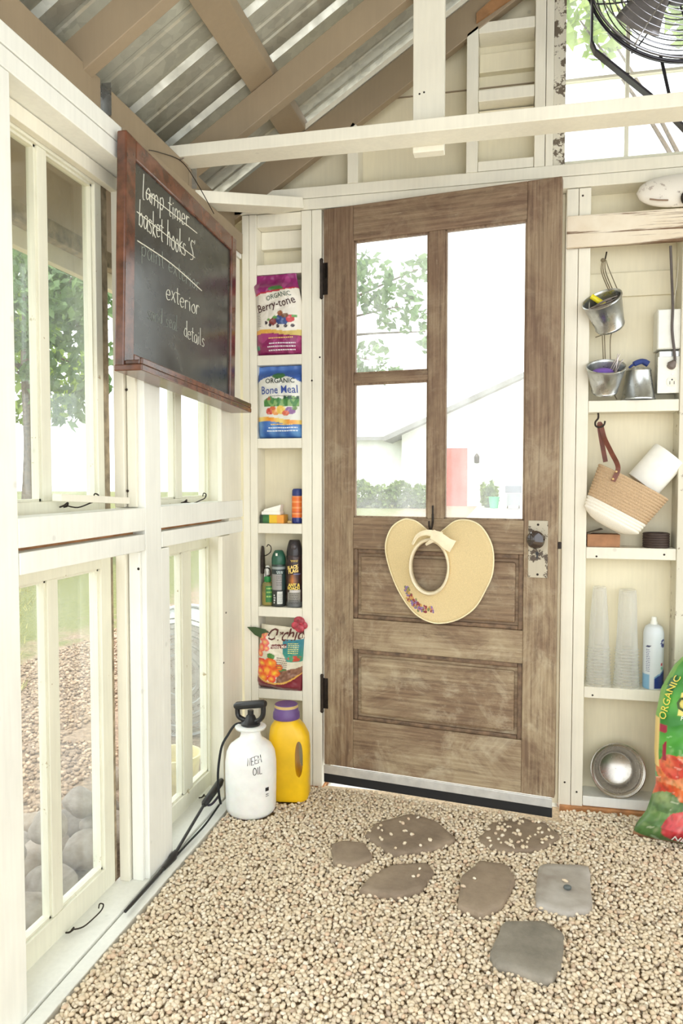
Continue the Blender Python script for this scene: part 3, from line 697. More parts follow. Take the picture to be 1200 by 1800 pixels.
# river stones heaped outside the lower windows
rnd = random.Random(12); bv, bf = icosphere(3); k = 0
def river(x, y, z, s):
    global k
    sx, sy, sz = s*rnd.uniform(.95, 1.3), s*rnd.uniform(.7, 1.0), s*rnd.uniform(.5, .72)
    M = Matrix.Rotation(rnd.uniform(0, 2*PI), 4, 'Z') @ Matrix.Rotation(rnd.uniform(-.4, .4), 4, 'X'); o_ = rnd.uniform(0, 50)
    V = []
    for p in bv:
        p = Vector(p); w = 1+.30*mnoise.noise(p*1.1+Vector((o_, 0, 0)))+.07*mnoise.noise(p*3+Vector((o_, 5, 0)))
        V.append(M @ Vector((p.x*sx*w, p.y*sy*w, p.z*sz*w)))
    o = MB().add(V, bf.tolist()).build('river_stone', river_m, None, smooth=True, sharp=180); o.location = (x, y, z)
    tag(o, 'rounded grey tan river stone heaped outside the lower left windows', 'stone', 'river stones heaped outside the lower windows')
for y in np.arange(-1.32, -.24, .155):
    for c, (x, z) in enumerate(((-.20, .03), (-.345, .02), (-.49, .0))):
        if c == 2 and rnd.random() < .3: continue
        river(x+rnd.uniform(-.03, .03), y+rnd.uniform(-.03, .03), z+rnd.uniform(-.015, .02), rnd.uniform(.062, .076))
for y in np.arange(-1.245, -.38, .155):
    river(-.272+rnd.uniform(-.03, .03), y+rnd.uniform(-.04, .04), .128+rnd.uniform(0, .01), rnd.uniform(.055, .07))

# gravel strip and grass outside
pp = grid(-1.95, -.60, -1.6, 3.2, .021, -.045, .004); pp = pp[(rng.uniform(0, 1, len(pp)) < .8) & ~((pp[:, 0] > -.95) & (pp[:, 1] > .3) & (pp[:, 1] < .75))]
og = pebbles('gravel', pp, rng.uniform(.009, .014, len(pp))[:, None], rng, outgravel_m); og['kind'] = 'stuff'; og['label'] = 'tan gravel strip outside the lower left windows'; og['category'] = 'gravel'
bl = MB(); V = []; F = []; rnd = random.Random(8)
for i in range(26000):
    d_ = rnd.random()**1.6; x = -1.6-d_*4.8; y = rnd.uniform(-.6, 1.0)+(-x-1.7)*rnd.uniform(.2, 1.6); a = rnd.uniform(0, 2*PI); h_ = rnd.uniform(.03, .085); w_ = rnd.uniform(.004, .008); dx, dy = math.cos(a), math.sin(a); lx, ly = rnd.gauss(0, .03), rnd.gauss(0, .03)
    o_ = len(V); V += [(x-dx*w_, y-dy*w_, -.052), (x+dx*w_, y+dy*w_, -.052), (x+lx, y+ly, -.05+h_)]; F.append((o_, o_+1, o_+2))
gb = bl.add(V, F).build('grass', leafmat('grass_blade', (104, 106, 58), (176, 170, 112))); gb['kind'] = 'stuff'; gb['label'] = 'short green lawn grass beyond the gravel strip'; gb['category'] = 'grass'

# galvanised tub standing on edge, yellow bucket beside it
t = thing('wash_tub', 'large round galvanised tub standing on its edge outside the far lower window', 'tub', (-.45, .46, -.05), (0, 0, 0))
t.scale = (.80, .80, .80)
M = Matrix.Translation((0, 0, .34)) @ Matrix.Rotation(R(8), 4, 'Z') @ Matrix.Rotation(R(90), 4, 'X')
MB().lathe([(.001, .0), (.10, .0), (.105, .009), (.125, .009), (.13, 0), (.16, 0), (.165, .009), (.185, .009), (.19, 0), (.215, 0), (.22, .009), (.24, .009), (.245, 0), (.27, 0), (.277, .011), (.298, .011), (.305, 0), (.325, -.004), (.335, .01), (.36, -.20), (.37, -.20)], 72, M, cap0=False, cap1=False).build('tub_body', galv_m, t, smooth=True)
MB().tube([M @ Vector((.37*math.cos(a*PI/36), .37*math.sin(a*PI/36), -.20)) for a in range(72)], .009, 8, True).build('rolled_rim', galv_m, t, smooth=True)
t = thing('yellow_bucket', 'pale yellow bucket on the ground in front of the outdoor tub', 'bucket', (-.215, -.085, -.05))
MB().lathe([(.001, .005), (.075, .0), (.092, .13), (.097, .13), (.097, .142), (.088, .142), (.072, .012), (.001, .012)], 36, None, cap0=False, cap1=False).build('bucket_body', plain('pale_yellow_plastic', (222, 210, 160), .5), t, smooth=True)
MB().tube(cr([(-.096, 0, .13), (-.076, .08, .11), (0, .102, .10), (.076, .08, .11), (.096, 0, .13)], 6), .003, 6).build('wire_handle', silverwire, t)

# ---- trees, shrubs and house outside ----------------------------------------
def leaves(name, blobs, n, size, mat, parent, seed):
    rg = np.random.default_rng(seed); V = []; F = []
    w = np.array([b[3]*b[4]*b[5] for b in blobs]); w = w**.7; w /= w.sum()
    for i in range(n):
        b = blobs[rg.choice(len(blobs), p=w)]
        d = rg.normal(size=3); d /= np.linalg.norm(d); r = rg.uniform(.35, 1)**.5
        c = np.array(b[:3])+d*r*np.array(b[3:6]); s = size*rg.uniform(.6, 1.3)
        a = rg.normal(size=3); a /= np.linalg.norm(a); u = np.cross(a, rg.normal(size=3)); u /= np.linalg.norm(u); nn = np.cross(a, u)
        o = len(V)
        V += [tuple(c-a*s), tuple(c-u*s*.5+nn*s*.12), tuple(c+a*s*.2+nn*s*.06-u*s*.42), tuple(c+a*s), tuple(c+u*s*.42+a*s*.2+nn*s*.06), tuple(c+u*s*.5+nn*s*.12)]
        F += [(o, o+1, o+5), (o+1, o+2, o+4, o+5), (o+2, o+3, o+4)]
    return MB().add(V, F).build(name, mat, parent)
def tree(lb, base, top, blobs, n, size, mat, seed, r=.14):
    t = thing('leafy_tree', lb, 'tree', base)
    B = [(b[0]-base[0], b[1]-base[1], b[2]-base[2], *b[3:]) for b in blobs]; b = MB(); T = Vector(top)-Vector(base)
    b.tube(cr([(0, 0, -.1), T*.4+Vector((.06, .03, 0)), T*.75, T], 5), [r*(1-.6*i/15) for i in range(16)], 10)
    for q in B:
        s_ = T*.7; e = Vector(q[:3]); b.tube(cr([s_, (s_+e)/2+Vector((0, 0, .15)), e], 5), [r*.3*(1-.8*i/10) for i in range(11)], 6)
    b.build('trunk', bark, t, smooth=True)
    leaves('foliage', B, n, size, mat, t, seed); return t
tree('tree with drooping leafy boughs beyond the upper left of the door', (-3.6, 10.5, .05), (-3.3, 10.2, 4.6),
     [(-1.15, 9, 4.15, .34, .4, .5), (-.75, 9, 3.75, .42, .4, .42), (-.45, 9, 4.3, .3, .3, .2), (-.33, 9, 3.35, .10, .2, .34), (-1.2, 9, 2.95, .3, .3, .34), (-1.0, 9, 2.72, .45, .3, .12), (-2.3, 9.6, 4.4, .9, .8, .9), (-3.3, 10, 5.4, 1.3, 1, .9)], 2600, .085, leaf1, 1)
tree('dark green tree filling the view of the upper left window', (-4.9, 5.6, -.03), (-4.8, 5.6, 3.4),
     [(-4.3, 5.0, 3.2, .8, .8, .7), (-4.2, 5.5, 2.5, .5, .6, .8), (-4.5, 4.4, 2.3, .28, .3, 1.0), (-4.4, 6.0, 3.7, .9, .8, .6), (-5.2, 6.5, 4.2, 1.3, 1.2, .8)], 5200, .075, leaf1, 2)
tree('light green tree standing farther out beyond the left windows', (-8.2, 9.5, 0), (-8.2, 9.5, 4.2),
     [(-7.6, 8.9, 4.2, 1.2, 1.2, 1.0), (-7.9, 9.8, 3.0, 1.4, 1.2, .9), (-9.5, 10.5, 4.2, 1.5, 1.4, 1.3)], 4000, .11, leaf2, 3, .2)
tree('light green tree above the roof outside the gable window', (3.9, 8.6, .05), (3.6, 8.4, 6.0),
     [(1.75, 8, 7.2, .35, .5, .3), (2.1, 8, 7.0, .3, .4, .4), (3.0, 8.3, 8.2, .9, .8, .7), (3.9, 8.6, 7.6, 1.0, 1, .7)], 1500, .12, leaf2, 5)
def shrub(lb, x0, x1, y, z0, z1, n, seed):
    o = leaves('shrub', [(x0+(x1-x0)*(i+.5)/4, y, (z0+z1)/2+.06*(-1)**i, (x1-x0)/6, .4, (z1-z0)/2) for i in range(4)], n, .085, leaf3, None, seed); tag(o, lb, 'shrub'); return o
shrub('low green hedge along the white house, seen through the lower left door pane', -3.9, -1.45, 20.4, .12, .98, 2600, 7)
shrub('small shrub between the red door and the outdoor grill', .05, .55, 21.2, .15, .95, 700, 8)
h = thing('white_house', 'white house with a sloping gable roof beyond the glass of the door', 'house', (0, 22, .2))
def hp(px, py): q = at(px, py, Y=22); return (q.x, 0, q.z-.2)
e0, e1 = hp(690, 772), hp(925, 664); sl = (e1[2]-e0[2])/(e1[0]-e0[0])
MB().prism([(e0[0]+.3, 0, -.05), (9, 0, -.05), (9, 0, e0[2]), (3.6, 0, e0[2]+sl*(3.6-e0[0])), (e0[0]+.3, 0, e0[2]+sl*.3)], (0, 7, 0)).build('wall', siding, h)
MB().prism([(e0[0]-.2, -.5, e0[2]-sl*.2), (3.7, -.5, e0[2]+sl*(3.7-e0[0])), (3.7, -.5, e0[2]+.16+sl*(3.7-e0[0])), (e0[0]-.2, -.5, e0[2]-sl*.2+.16)], (0, 8, 0)).build('roof', shingle, h)
MB().box(-5.2, e0[0]+.3, 1.2, 7, -.05, 2.25).build('side_wing', siding, h)
MB().prism([(-5.5, .9, 2.2), (e0[0]+1.5, .9, 2.2), (e0[0]+1.5, 3.5, 3.0), (-5.5, 3.5, 3.0)], (0, 0, .12)).build('side_roof', shingle, h)
d0, d1 = hp(779, 788), hp(821, 892)
dd = MB().box(d0[0], d1[0], -.05, -.005, d1[2], d0[2]).build('red_door', reddoor, h, bevel=.01)
MB().box(d0[0]-.12, d0[0], -.06, 0, d1[2], d0[2]+.12).box(d1[0], d1[0]+.12, -.06, 0, d1[2], d0[2]+.12).box(d0[0], d1[0], -.06, 0, d0[2], d0[2]+.12).build('door_trim', siding, h)
q = hp(838, 806); MB().lathe([(.02, -.16), (.08, -.14), (.09, .05), (.05, .12), (.02, .16)], 10, Matrix.Translation((q[0], -.12, q[2]))).box(q[0]-.03, q[0]+.03, -.12, 0, q[2]+.1, q[2]+.14).build('porch_lamp', iron, h)
gq = at(902, 872, Y=20.5); g = thing('outdoor_grill', 'grey outdoor grill standing against the white house', 'grill', (gq.x, 20.5, .2))
MB().box(-.20, .20, -.18, .18, .08, .44).build('cabinet', plain('grey_grill_metal', (120, 124, 130), .5), g, bevel=.01)
MB().prism([(-.24, -.2, .46), (-.24, .2, .46), (-.24, .16, .68), (-.24, -.12, .68)], (.48, 0, 0)).build('lid', plain('dark_grill_lid', (84, 88, 98), .4), g, bevel=.02)
for sx in (-1, 1): MB().box(sx*.17-.02, sx*.17+.02, -.15, .15, 0, .09).build('leg', iron, g)
for sx in (-1, 1): MB().box(sx*.34-.1, sx*.34+.1, -.16, .16, .43, .46).build('side_table', plain('grill_shelf', (150, 152, 156), .5), g)
q = at(868, 880, Y=20.5); tag(MB().lathe([(.12, 0), (.16, .32), (.17, .34), (.14, .34), (.11, .03), (.001, .03)], 18, Matrix.Translation((q.x, 20.5, .2)), cap1=False).build('green_bucket', plain('green_bucket_plastic', (70, 160, 120), .5), None, smooth=True), 'small green bucket beside the outdoor grill', 'bucket')

# ================================================================== PRINTED PACKS
def smooth(a, b, x):
    t = max(0, min(1, (x-a)/(b-a))); return t*t*(3-2*t)
def blob(u, v, cu_, cv, ru, rv): return (((u-cu_)/ru)**2+((v-cv)/rv)**2) < 1
def vn(u, v, s, o=0): return mnoise.noise(Vector((u*s, v*s, o)))
def bag(parent, name, W, H, D, paint, nu=64, nv=100, seed=0, outl=None, crumple=.004, seal=.06, mat=None, bend=None):
    def S(u, v, side, eps=0):
        xl, xr = outl(v) if outl else (0, 1)
        x = W*(xl+(xr-xl)*u-.5)
        pu = max(0, 1-abs(2*u-1)**3.2)**.55
        pv = (min(1, v/.10)**.6) * (1-smooth(1-seal*3.2, 1-seal*.8, v)*.94)
        t = D/2*pu*pv
        cn = crumple*(vn(u, v*H/W, 3.1, seed)*1.2+vn(u, v*H/W, 7, seed+3)*.6+abs(vn(u, v*H/W, 11, seed+7))*.5)*(.3+.7*pu)
        y = side*t+cn+.0012*side*(1 if 0 < u < 1 else 0) - (eps if side < 0 else -eps)
        z = H*v+.3*crumple*vn(u, v, 5, seed+9)*(v > .02)
        if bend: x, y, z = bend(u, v, x, y, z)
        return (x, y, z)
    V = []; Cc = []; F = []
    for side in (-1, 1):
        for j in range(nv+1):
            for i in range(nu+1):
                u, v = i/nu, j/nv; V.append(S(u, v, side)); Cc.append(paint(u, v))
    n1 = (nu+1)*(nv+1)
    for j in range(nv):
        for i in range(nu):
            a = j*(nu+1)+i; F.append((a, a+1, a+nu+2, a+nu+1)); a += n1; F.append((a+nu+1, a+nu+2, a+1, a))
    for j in range(nv):
        a = j*(nu+1); F.append((a, a+nu+1, n1+a+nu+1, n1+a)); a += nu; F.append((n1+a, n1+a+nu+1, a+nu+1, a))
    for i in range(nu): F.append((i, n1+i, n1+i+1, i+1)); a = nv*(nu+1)+i; F.append((a+1, n1+a+1, n1+a, a))
    o = MB().add(V, F).build(name, mat or bagprint, parent, smooth=True, sharp=70, col=Cc)
    mp = lambda x, y, e=.0030: S(x/W, y/H, -1, e)
    return o, mp
def dashes(parent, name, mp, rows, mat, h=.0022, seed=0):
    """rows of fine print too small to read: (x0, x1, y)"""
    rnd = random.Random(seed); b = MB()
    for x0, x1, y in rows:
        x = x0
        while x < x1:
            w = rnd.uniform(.003, .009); w = min(w, x1-x)
            if w > .0015: b.add([mp(x, y), mp(x+w, y), mp(x+w, y+h), mp(x, y+h)], [(0, 1, 2, 3)])
            x += w+.0016
    return b.build(name, mat, parent)

# ---- Berry-tone bag
def p_berry(u, v):
    edge = .83-.03*math.cos((u-.5)*3)-.08*(1-u)**3+.008*vn(u, v, 9)
    c = (232, 226, 212)
    if u < .14: c = (206, 200, 190) if v > .3 else (150, 140, 140)
    if v > edge: c = (142, 38, 104) if vn(u, v, 6, 3) < .25 else (170, 66, 130)
    elif v > edge-.018: c = (184, 44, 60)
    if v < .245+.02*math.sin(u*5): c = (138, 36, 92) if vn(u, v, 7, 1) < .2 else (166, 64, 120)
    elif v < .30+.015*math.sin(u*6): c = lerp((224, 160, 60), (214, 196, 120), u)
    if blob(u, v, .56, .80, .17, .05) and v > .79: c = (70, 120, 60)
    for cu_, cv, r1, r2, cc in ((.60, .42, .10, .055, (52, 72, 124)), (.70, .41, .08, .05, (64, 84, 138)), (.45, .40, .08, .042, (128, 60, 56)), (.82, .43, .085, .045, (196, 48, 52)), (.62, .50, .06, .032, (150, 92, 60)), (.72, .47, .08, .03, (120, 80, 52)),
        (.30, .395, .035, .02, (48, 34, 44)), (.38, .365, .03, .018, (48, 34, 44)), (.55, .345, .03, .02, (60, 44, 48)), (.72, .345, .04, .02, (60, 44, 48)), (.86, .345, .04, .022, (52, 36, 44)), (.50, .45, .05, .02, (92, 150, 72)), (.90, .46, .05, .018, (92, 150, 72)), (.36, .43, .04, .015, (110, 160, 84))):
        if blob(u, v, cu_, cv, r1, r2): c = lerp(cc, (255, 255, 255), .25 if blob(u, v, cu_-r1*.3, cv+r2*.3, r1*.3, r2*.3) else 0)
    if u < .12 and .06 < v < .12: c = (60, 140, 110)
    return c
t = thing('fertilizer_bag', 'purple and white bag with berries printed on it, above the blue bag', 'bag', (.166, .018, 1.557), (R(3), 0, R(-4)))
W_, H_ = .170, .285
o, mp = bag(t, 'bag_body', W_, H_, .085, p_berry, seed=1, outl=lambda v: (-.02-.10*smooth(.72, 1, v), 1.0-.10*smooth(.6, 1, v)), crumple=.006)
lettering('lettering', 'ORGANIC', .0235, flat((70, 92, 76)), o, mp, .102, .199, .16, .006, xscale=.88, curve=-2)
lettering('lettering', 'Berry-tone', .040, flat((70, 36, 34)), o, mp, .090, .163, .22, .006, shear=.0, xscale=.80)
dashes(o, 'fine_print', mp, [(.055, .155, .0245), (.062, .155, .036), (.055, .155, .013)], flat((236, 224, 232)), .0042, 3)
dashes(o, 'fine_print', mp, [(.06, .15, .055)], flat((236, 190, 120)), .0042, 4)
dashes(o, 'fine_print', mp, [(.014, .03, .10+.006*i) for i in range(9)], flat((120, 116, 112)), .0018, 5)

# ---- Bone Meal bag
def p_bone(u, v):
    edge = .83+.03*math.cos((u-.5)*5)-.05*(abs(u-.5)*2)**4
    c = (226, 226, 216)
    if v > edge: c = lerp((60, 96, 168), (110, 150, 208), smooth(.85, 1, v)*(.5+.5*vn(u, v, 8)))
    if v < .21+.03*math.sin(u*4+1): c = lerp((50, 96, 170), (120, 170, 220), max(0, min(1, .5+vn(u, v, 6)))*.8)
    elif v < .27+.025*math.sin(u*4+1): c = lerp((228, 150, 52), (236, 210, 120), .5+.5*math.sin(u*14))
    if blob(u, v, .52, .855, .14, .042): c = (66, 122, 62)
    if .20 < u < .95 and .43 < v < .555+.05*vn(u, v*.2, 7): c = (72, 128, 66) if vn(u, v, 14) < .1 else (128, 166, 100)
    if .62 < u < .95 and .535 < v < .575 and vn(u, v, 22, 5) > -.05: c = (46, 80, 62)
    if .26 < u < .38 and .52 < v < .52+.06*(1-abs(u-.32)/.06): c = (170, 96, 80)
    for cu_, cv, r1, r2, cc in ((.33, .37, .09, .05, (196, 68, 58)), (.46, .36, .08, .05, (222, 150, 80)), (.58, .385, .10, .06, (232, 196, 92)), (.78, .375, .11, .055, (140, 96, 150)), (.68, .34, .08, .04, (206, 96, 66)), (.40, .41, .07, .03, (206, 110, 70)), (.86, .41, .05, .03, (110, 140, 80))):
        if blob(u, v, cu_, cv, r1, r2): c = lerp(cc, (255, 255, 255), max(0, vn(u, v, 18))*.6)
    return c
t = thing('bone_meal_bag', 'blue and white bag with a vegetable garden printed on it, below the purple bag', 'bag', (.166, .030, 1.256), (R(1), 0, R(-2)))
W_, H_ = .168, .262
o, mp = bag(t, 'bag_body', W_, H_, .085, p_bone, seed=12, outl=lambda v: (-.02-.03*smooth(.8, 1, v), 1.0), crumple=.0045)
lettering('lettering', 'ORGANIC', .0235, flat((40, 52, 44)), o, mp, .094, .198, .0, .012)
lettering('lettering', 'Bone Meal', .041, flat((52, 76, 150)), o, mp, .090, .160, .02, .003, xscale=.78)
dashes(o, 'fine_print', mp, [(.06, .14, .150)], flat((90, 90, 84)), .002, 3)
dashes(o, 'fine_print', mp, [(.05, .155, .035), (.045, .155, .024)], flat((232, 240, 248)), .004, 6)
dashes(o, 'fine_print', mp, [(.06, .14, .047)], flat((240, 196, 110)), .004, 8)

# ---- orchid mix bag
def p_orchid(u, v):
    c = lerp((232, 224, 204), (214, 206, 180), .5+.5*vn(u, v, 5))
    if u > .62 and .50 < v < .86 and (u-.62)*1.1 > (.62-v)*.9: c = lerp((58, 128, 142), (50, 140, 120), smooth(.8, .55, v))
    if blob(u, v, .86, .56, .13, .05): c = (196, 78, 60) if vn(u, v, 12) > 0 else (70, 140, 90)
    if .33 < u < .70 and .67 < v-.14*(u-.33) < .735: c = (122, 62, 58)
    for i, (cu_, cv, r) in enumerate(((.10, .83, .11), (.20, .76, .10), (.12, .67, .10), (.25, .67, .07), (.08, .57, .09), (.17, .88, .06))):
        if blob(u, v, cu_, cv, r, r*.62):
            d = math.hypot((u-cu_)/r, (v-cv)/r/.62); c = lerp((244, 206, 120), (232, 110, 110) if i % 2 else (236, 96, 70), min(1, d*1.2+.3*vn(u, v, 20)))
    if blob(u, v, .36, .56, .09, .045) or blob(u, v, .64, .36, .10, .035): c = (78, 132, 62)
    if v < .33+.18*(u-.5)+.02*vn(u, v, 9) and u > .5: c = lerp((112, 72, 56), (160, 120, 96), .5+.8*vn(u, v, 20))
    for i, (cu_, cv, r) in enumerate(((.14, .42, .13), (.36, .44, .15), (.28, .31, .13), (.10, .29, .11), (.46, .30, .12), (.20, .20, .12), (.40, .20, .10), (.55, .40, .08))):
        if blob(u, v, cu_, cv, r, r*.60):
            d = math.hypot((u-cu_)/r, (v-cv)/r/.60); c = lerp((248, 206, 60), (236, 92, 44) if i % 3 else (224, 60, 52), min(1, d*1.1+.4*vn(u, v, 16)))
    curve = .115+.55*(u-.42)**2
    if v < curve: c = (128, 44, 56)
    elif v < curve+.028: c = (222, 172, 84)
    return c
t = thing('potting_mix_bag', 'white bag with orange orchids printed on it, lowest shelf left of the door', 'bag', (.160, .016, .331), (R(2), R(4), R(-3)))
W_, H_ = .172, .235
o, mp = bag(t, 'bag_body', W_, H_, .095, p_orchid, seed=23, outl=lambda v: (-.02+.02*v, 1.0), crumple=.006, seal=.05)
lettering('lettering', 'Orchid', .050, flat((96, 52, 48)), o, mp, .108, .196, .10, .012, xscale=.92)
lettering('lettering', 'Potting Mix', .0165, flat((240, 226, 210)), o, mp, .090, .166, .17, .01, xscale=.85)
dashes(o, 'fine_print', mp, [(.085, .125, .128-.0075*i) for i in range(6)], flat((120, 90, 84)), .0025, 2)
dashes(o, 'fine_print', mp, [(.125, .16, .185-.007*i) for i in range(6)], flat((236, 226, 130)), .0025, 9)
fl_ = MB()
def leafpatch(pts, y): return [(x, y, z) for x, z in pts]
A = [(-.132, .222), (-.10, .226), (-.06, .222), (-.03, .204), (-.055, .196), (-.075, .188), (-.10, .196)]
fl_.prism(leafpatch(A, -.028), (.0, .004, .0)); fl_.build('leaf_flap', plain('dark_green_print', (62, 84, 52), .35), o, bevel=.001)
fl_ = MB(); rd = []
for k_, (x, z, r) in enumerate(((.062, .262, .022), (.078, .250, .018), (.052, .246, .018), (.068, .238, .018), (.072, .266, .014))):
    fl_.ball((x, -.004-.003*k_, z), (r, .005, r*.85), 16, 8)
fl_.build('flower_flap', plain('crimson_print', (164, 60, 72), .35, var=.3, scale=60), o, smooth=True)

# ================================================================== TINS AND SMALL PACKS ON THE LEFT SHELVES
def can(parent, name, prof, paint, seg=56, mat=None, fine=True):
    P = []
    for (r0, z0), (r1, z1) in zip(prof, prof[1:]):
        n = max(1, int(abs(z1-z0)/.003)); P += [(r0+(r1-r0)*k/n, z0+(z1-z0)*k/n) for k in range(n)]
    P.append(prof[-1]); b = MB(); b.lathe(P, seg); Cc = []
    for r, z in P:
        for k in range(seg): Cc.append(paint(2*PI*k/seg, z))
    return b.build(name, mat or canprint, parent, smooth=True, sharp=50, col=Cc)
def cyl(r, eps=.0006, a0=-PI/2):
    return lambda x, y: ((r+eps)*math.cos(a0+x/r), (r+eps)*math.sin(a0+x/r), y)
FACE = -PI/2+.12
def p_off(a, z):
    d = (a-FACE+PI) % (2*PI)-PI
    if z > .147: return (48, 64, 56)
    if z > .137: return (150, 158, 156)
    if z > .120: return (46, 58, 58) if abs(d) > .1 else (62, 84, 84)
    if z > .062: return (150, 146, 142) if abs(d+.25) < .85 else ((52, 74, 72) if d > 0 else (70, 78, 76))
    if -.1 < d < .75 and .012 < z < .055: return (218, 220, 212)
    return (48, 52, 50)
t = thing('insect_spray_can', 'dark green and grey aerosol can standing between the small bottle and the black can', 'spray can', (.152, .030, .637))
r = .0262
can(t, 'can_body', [(.001, 0), (r-.002, 0), (r, .003), (r, .155), (r-.001, .157)], p_off)
MB().lathe([(r-.001, .155), (r, .158), (r, .178), (r-.003, .190), (r-.009, .203), (.013, .207), (.001, .208)], 48).build('cap', plain('dark_green_cap', (44, 92, 72), .35), t, smooth=True)
mp = cyl(r, a0=FACE)
lettering('lettering', 'OFF', .016, flat((214, 224, 220)), t, mp, -.012, .021, PI/2, .01) if False else None
MB().box(-.004, .004, -.0275, -.0255, .188, .198).build('nozzle_window', whitepl, t, bevel=.001)
dashes(t, 'fine_print', mp, [(-.004, .022, .128), (-.002, .02, .123)], flat((196, 210, 206)), .003, 1)
dashes(t, 'fine_print', mp, [(-.004, .020, z) for z in (.098, .106, .088, .112, .080)], flat((70, 66, 64)), .0014, 2)
dashes(t, 'fine_print', mp, [(.002, .018, .016+.005*i) for i in range(7)], flat((110, 112, 108)), .0016, 3)
dashes(t, 'fine_print', mp, [(-.016, -.008, .012+.009*i) for i in range(4)], flat((210, 210, 204)), .006, 7)

def p_flag(a, z):
    d = (a-FACE+PI) % (2*PI)-PI
    if z > .158: return lerp((44, 32, 34), (150, 110, 90), max(0, min(1, .4*vn(a, z*40, 2)+.1)))
    if .02 < z < .056 and -.9 < d < .9: return (120, 122, 118) if z < .03 else (150, 146, 136)
    if .056 <= z < .066 and -.5 < d < 1: return (206, 200, 196)
    if .084 < z < .122: return lerp((210, 130, 60), (60, 34, 30), min(1, abs(d+.1)*1.4+abs(z-.098)*16))
    if .112 < z < .125 and 0 < d < 1: return (110, 116, 160)
    if z < .02: return (96, 100, 100)
    return (50, 30, 30)
t = thing('insecticide_can', 'tall black aerosol can with yellow lettering standing at the right of the same shelf', 'spray can', (.213, .030, .637))
r = .0305
can(t, 'can_body', [(.001, 0), (r-.002, 0), (r, .003), (r, .186), (r-.002, .190)], p_flag)
MB().lathe([(r-.002, .188), (r-.001, .205), (r-.004, .222), (r-.009, .240), (.018, .246), (.001, .247)], 48).build('cap', plain('black_spray_cap', (44, 38, 40), .3), t, smooth=True)
MB().ball((.004, -.024, .222), (.011, .006, .012), 14, 8).build('spray_button', plain('dark_grey_button', (72, 66, 68), .3), t, smooth=True)
mp = cyl(r, a0=FACE)
lettering('lettering', 'BLACK', .0165, flat((240, 208, 120)), t, mp, -.003, .143, .2, .05, .1, .86)
lettering('lettering', 'FLAG', .0185, flat((240, 208, 120)), t, mp, .000, .128, .2, .05, .1, .9)
lettering('lettering', 'ANT &', .0150, flat((236, 206, 96)), t, mp, .002, .078, 0, .05, 0, 1.0)
lettering('lettering', 'ROACH', .0150, flat((236, 206, 96)), t, mp, .000, .066, 0, .05, 0, .94)
dashes(t, 'fine_print', mp, [(-.01, .018, .172), (-.008, .016, .168)], flat((216, 186, 90)), .0022, 4)
dashes(t, 'fine_print', mp, [(-.018, .02, z) for z in (.014, .020, .026, .032, .038, .044, .050)], flat((70, 62, 60)), .002, 5)

t = thing('pump_bottle', 'small clear yellowish bottle with green collar and label at the left end of the shelf', 'bottle', (.108, .030, .637))
MB().lathe([(.001, .002), (.019, .0), (.0215, .004), (.0215, .074), (.018, .084), (.011, .090)], 40, sy=.75).build('bottle_body', bottle_m, t, smooth=True)
MB().lathe([(.0012, .004), (.0195, .004), (.0195, .050), (.001, .051)], 32, sy=.72).build('liquid', plain('amber_liquid', (196, 176, 104), .3), t, smooth=True)
MB().lathe([(.012, .088), (.0128, .090), (.0128, .107), (.011, .109)], 32).build('collar', plain('green_pump_collar', (36, 128, 62), .4), t, smooth=True)
MB().lathe([(.012, .109), (.0118, .136), (.009, .140)], 28).build('clear_cap', cupm, t, smooth=True)
MB().lathe([(.0045, .109), (.0045, .128), (.008, .130), (.008, .145), (.005, .149), (.001, .150)], 24).build('pump', whitepl, t, smooth=True)
b = MB(); mp = lambda x, y: (.0221*math.cos(-PI/2+x/.0215), .0166*math.sin(-PI/2+x/.0215), y)
n = 14; V = [mp(-.002+.026*i/n, z) for z in (.014, .074) for i in range(n+1)]; b.add(V, [(i, i+1, n+2+i, n+1+i) for i in range(n)]); lab = b.build('label', plain('green_label', (44, 118, 54), .45), t)
mp2 = lambda x, y: (.0226*math.cos(-PI/2+x/.0215), .0171*math.sin(-PI/2+x/.0215), y)
dashes(lab, 'fine_print', mp2, [(.002, .022, .062), (.002, .022, .048), (.001, .022, .032)], flat((150, 190, 96)), .006, 1)
# black wire clip hook hanging on the side of the bay
q = at(462, 975, Y=.030); t = thing('hook_clip', 'dark metal clip with a curled hook hanging left of the spray cans', 'clip', (.086, .030, .80))
MB().prism([(0, -.010, -.045), (0, .010, -.045), (0, .014, .0), (0, .006, .052), (0, -.004, .060), (0, -.012, .01)], (.009, 0, 0)).build('clip_plate', iron, t, bevel=.002)
MB().tube(cr([(.008, -.004, -.03), (.022, -.006, -.022), (.034, -.008, -.028), (.036, -.008, -.048), (.022, -.008, -.052)], 6), .0028, 8).build('lower_loop', iron, t, smooth=True)
MB().tube(cr([(.007, 0, .02), (.022, -.002, .026), (.036, -.004, .038), (.037, -.004, .056), (.027, -.004, .064), (.021, -.004, .056)], 6), .0018, 8).build('curled_hook', iron, t, smooth=True)
MB().tube(cr([(.012, -.006, -.045), (.016, -.008, -.075), (.016, -.008, -.088)], 5), .0022, 8).build('prong', silverwire, t, smooth=True)

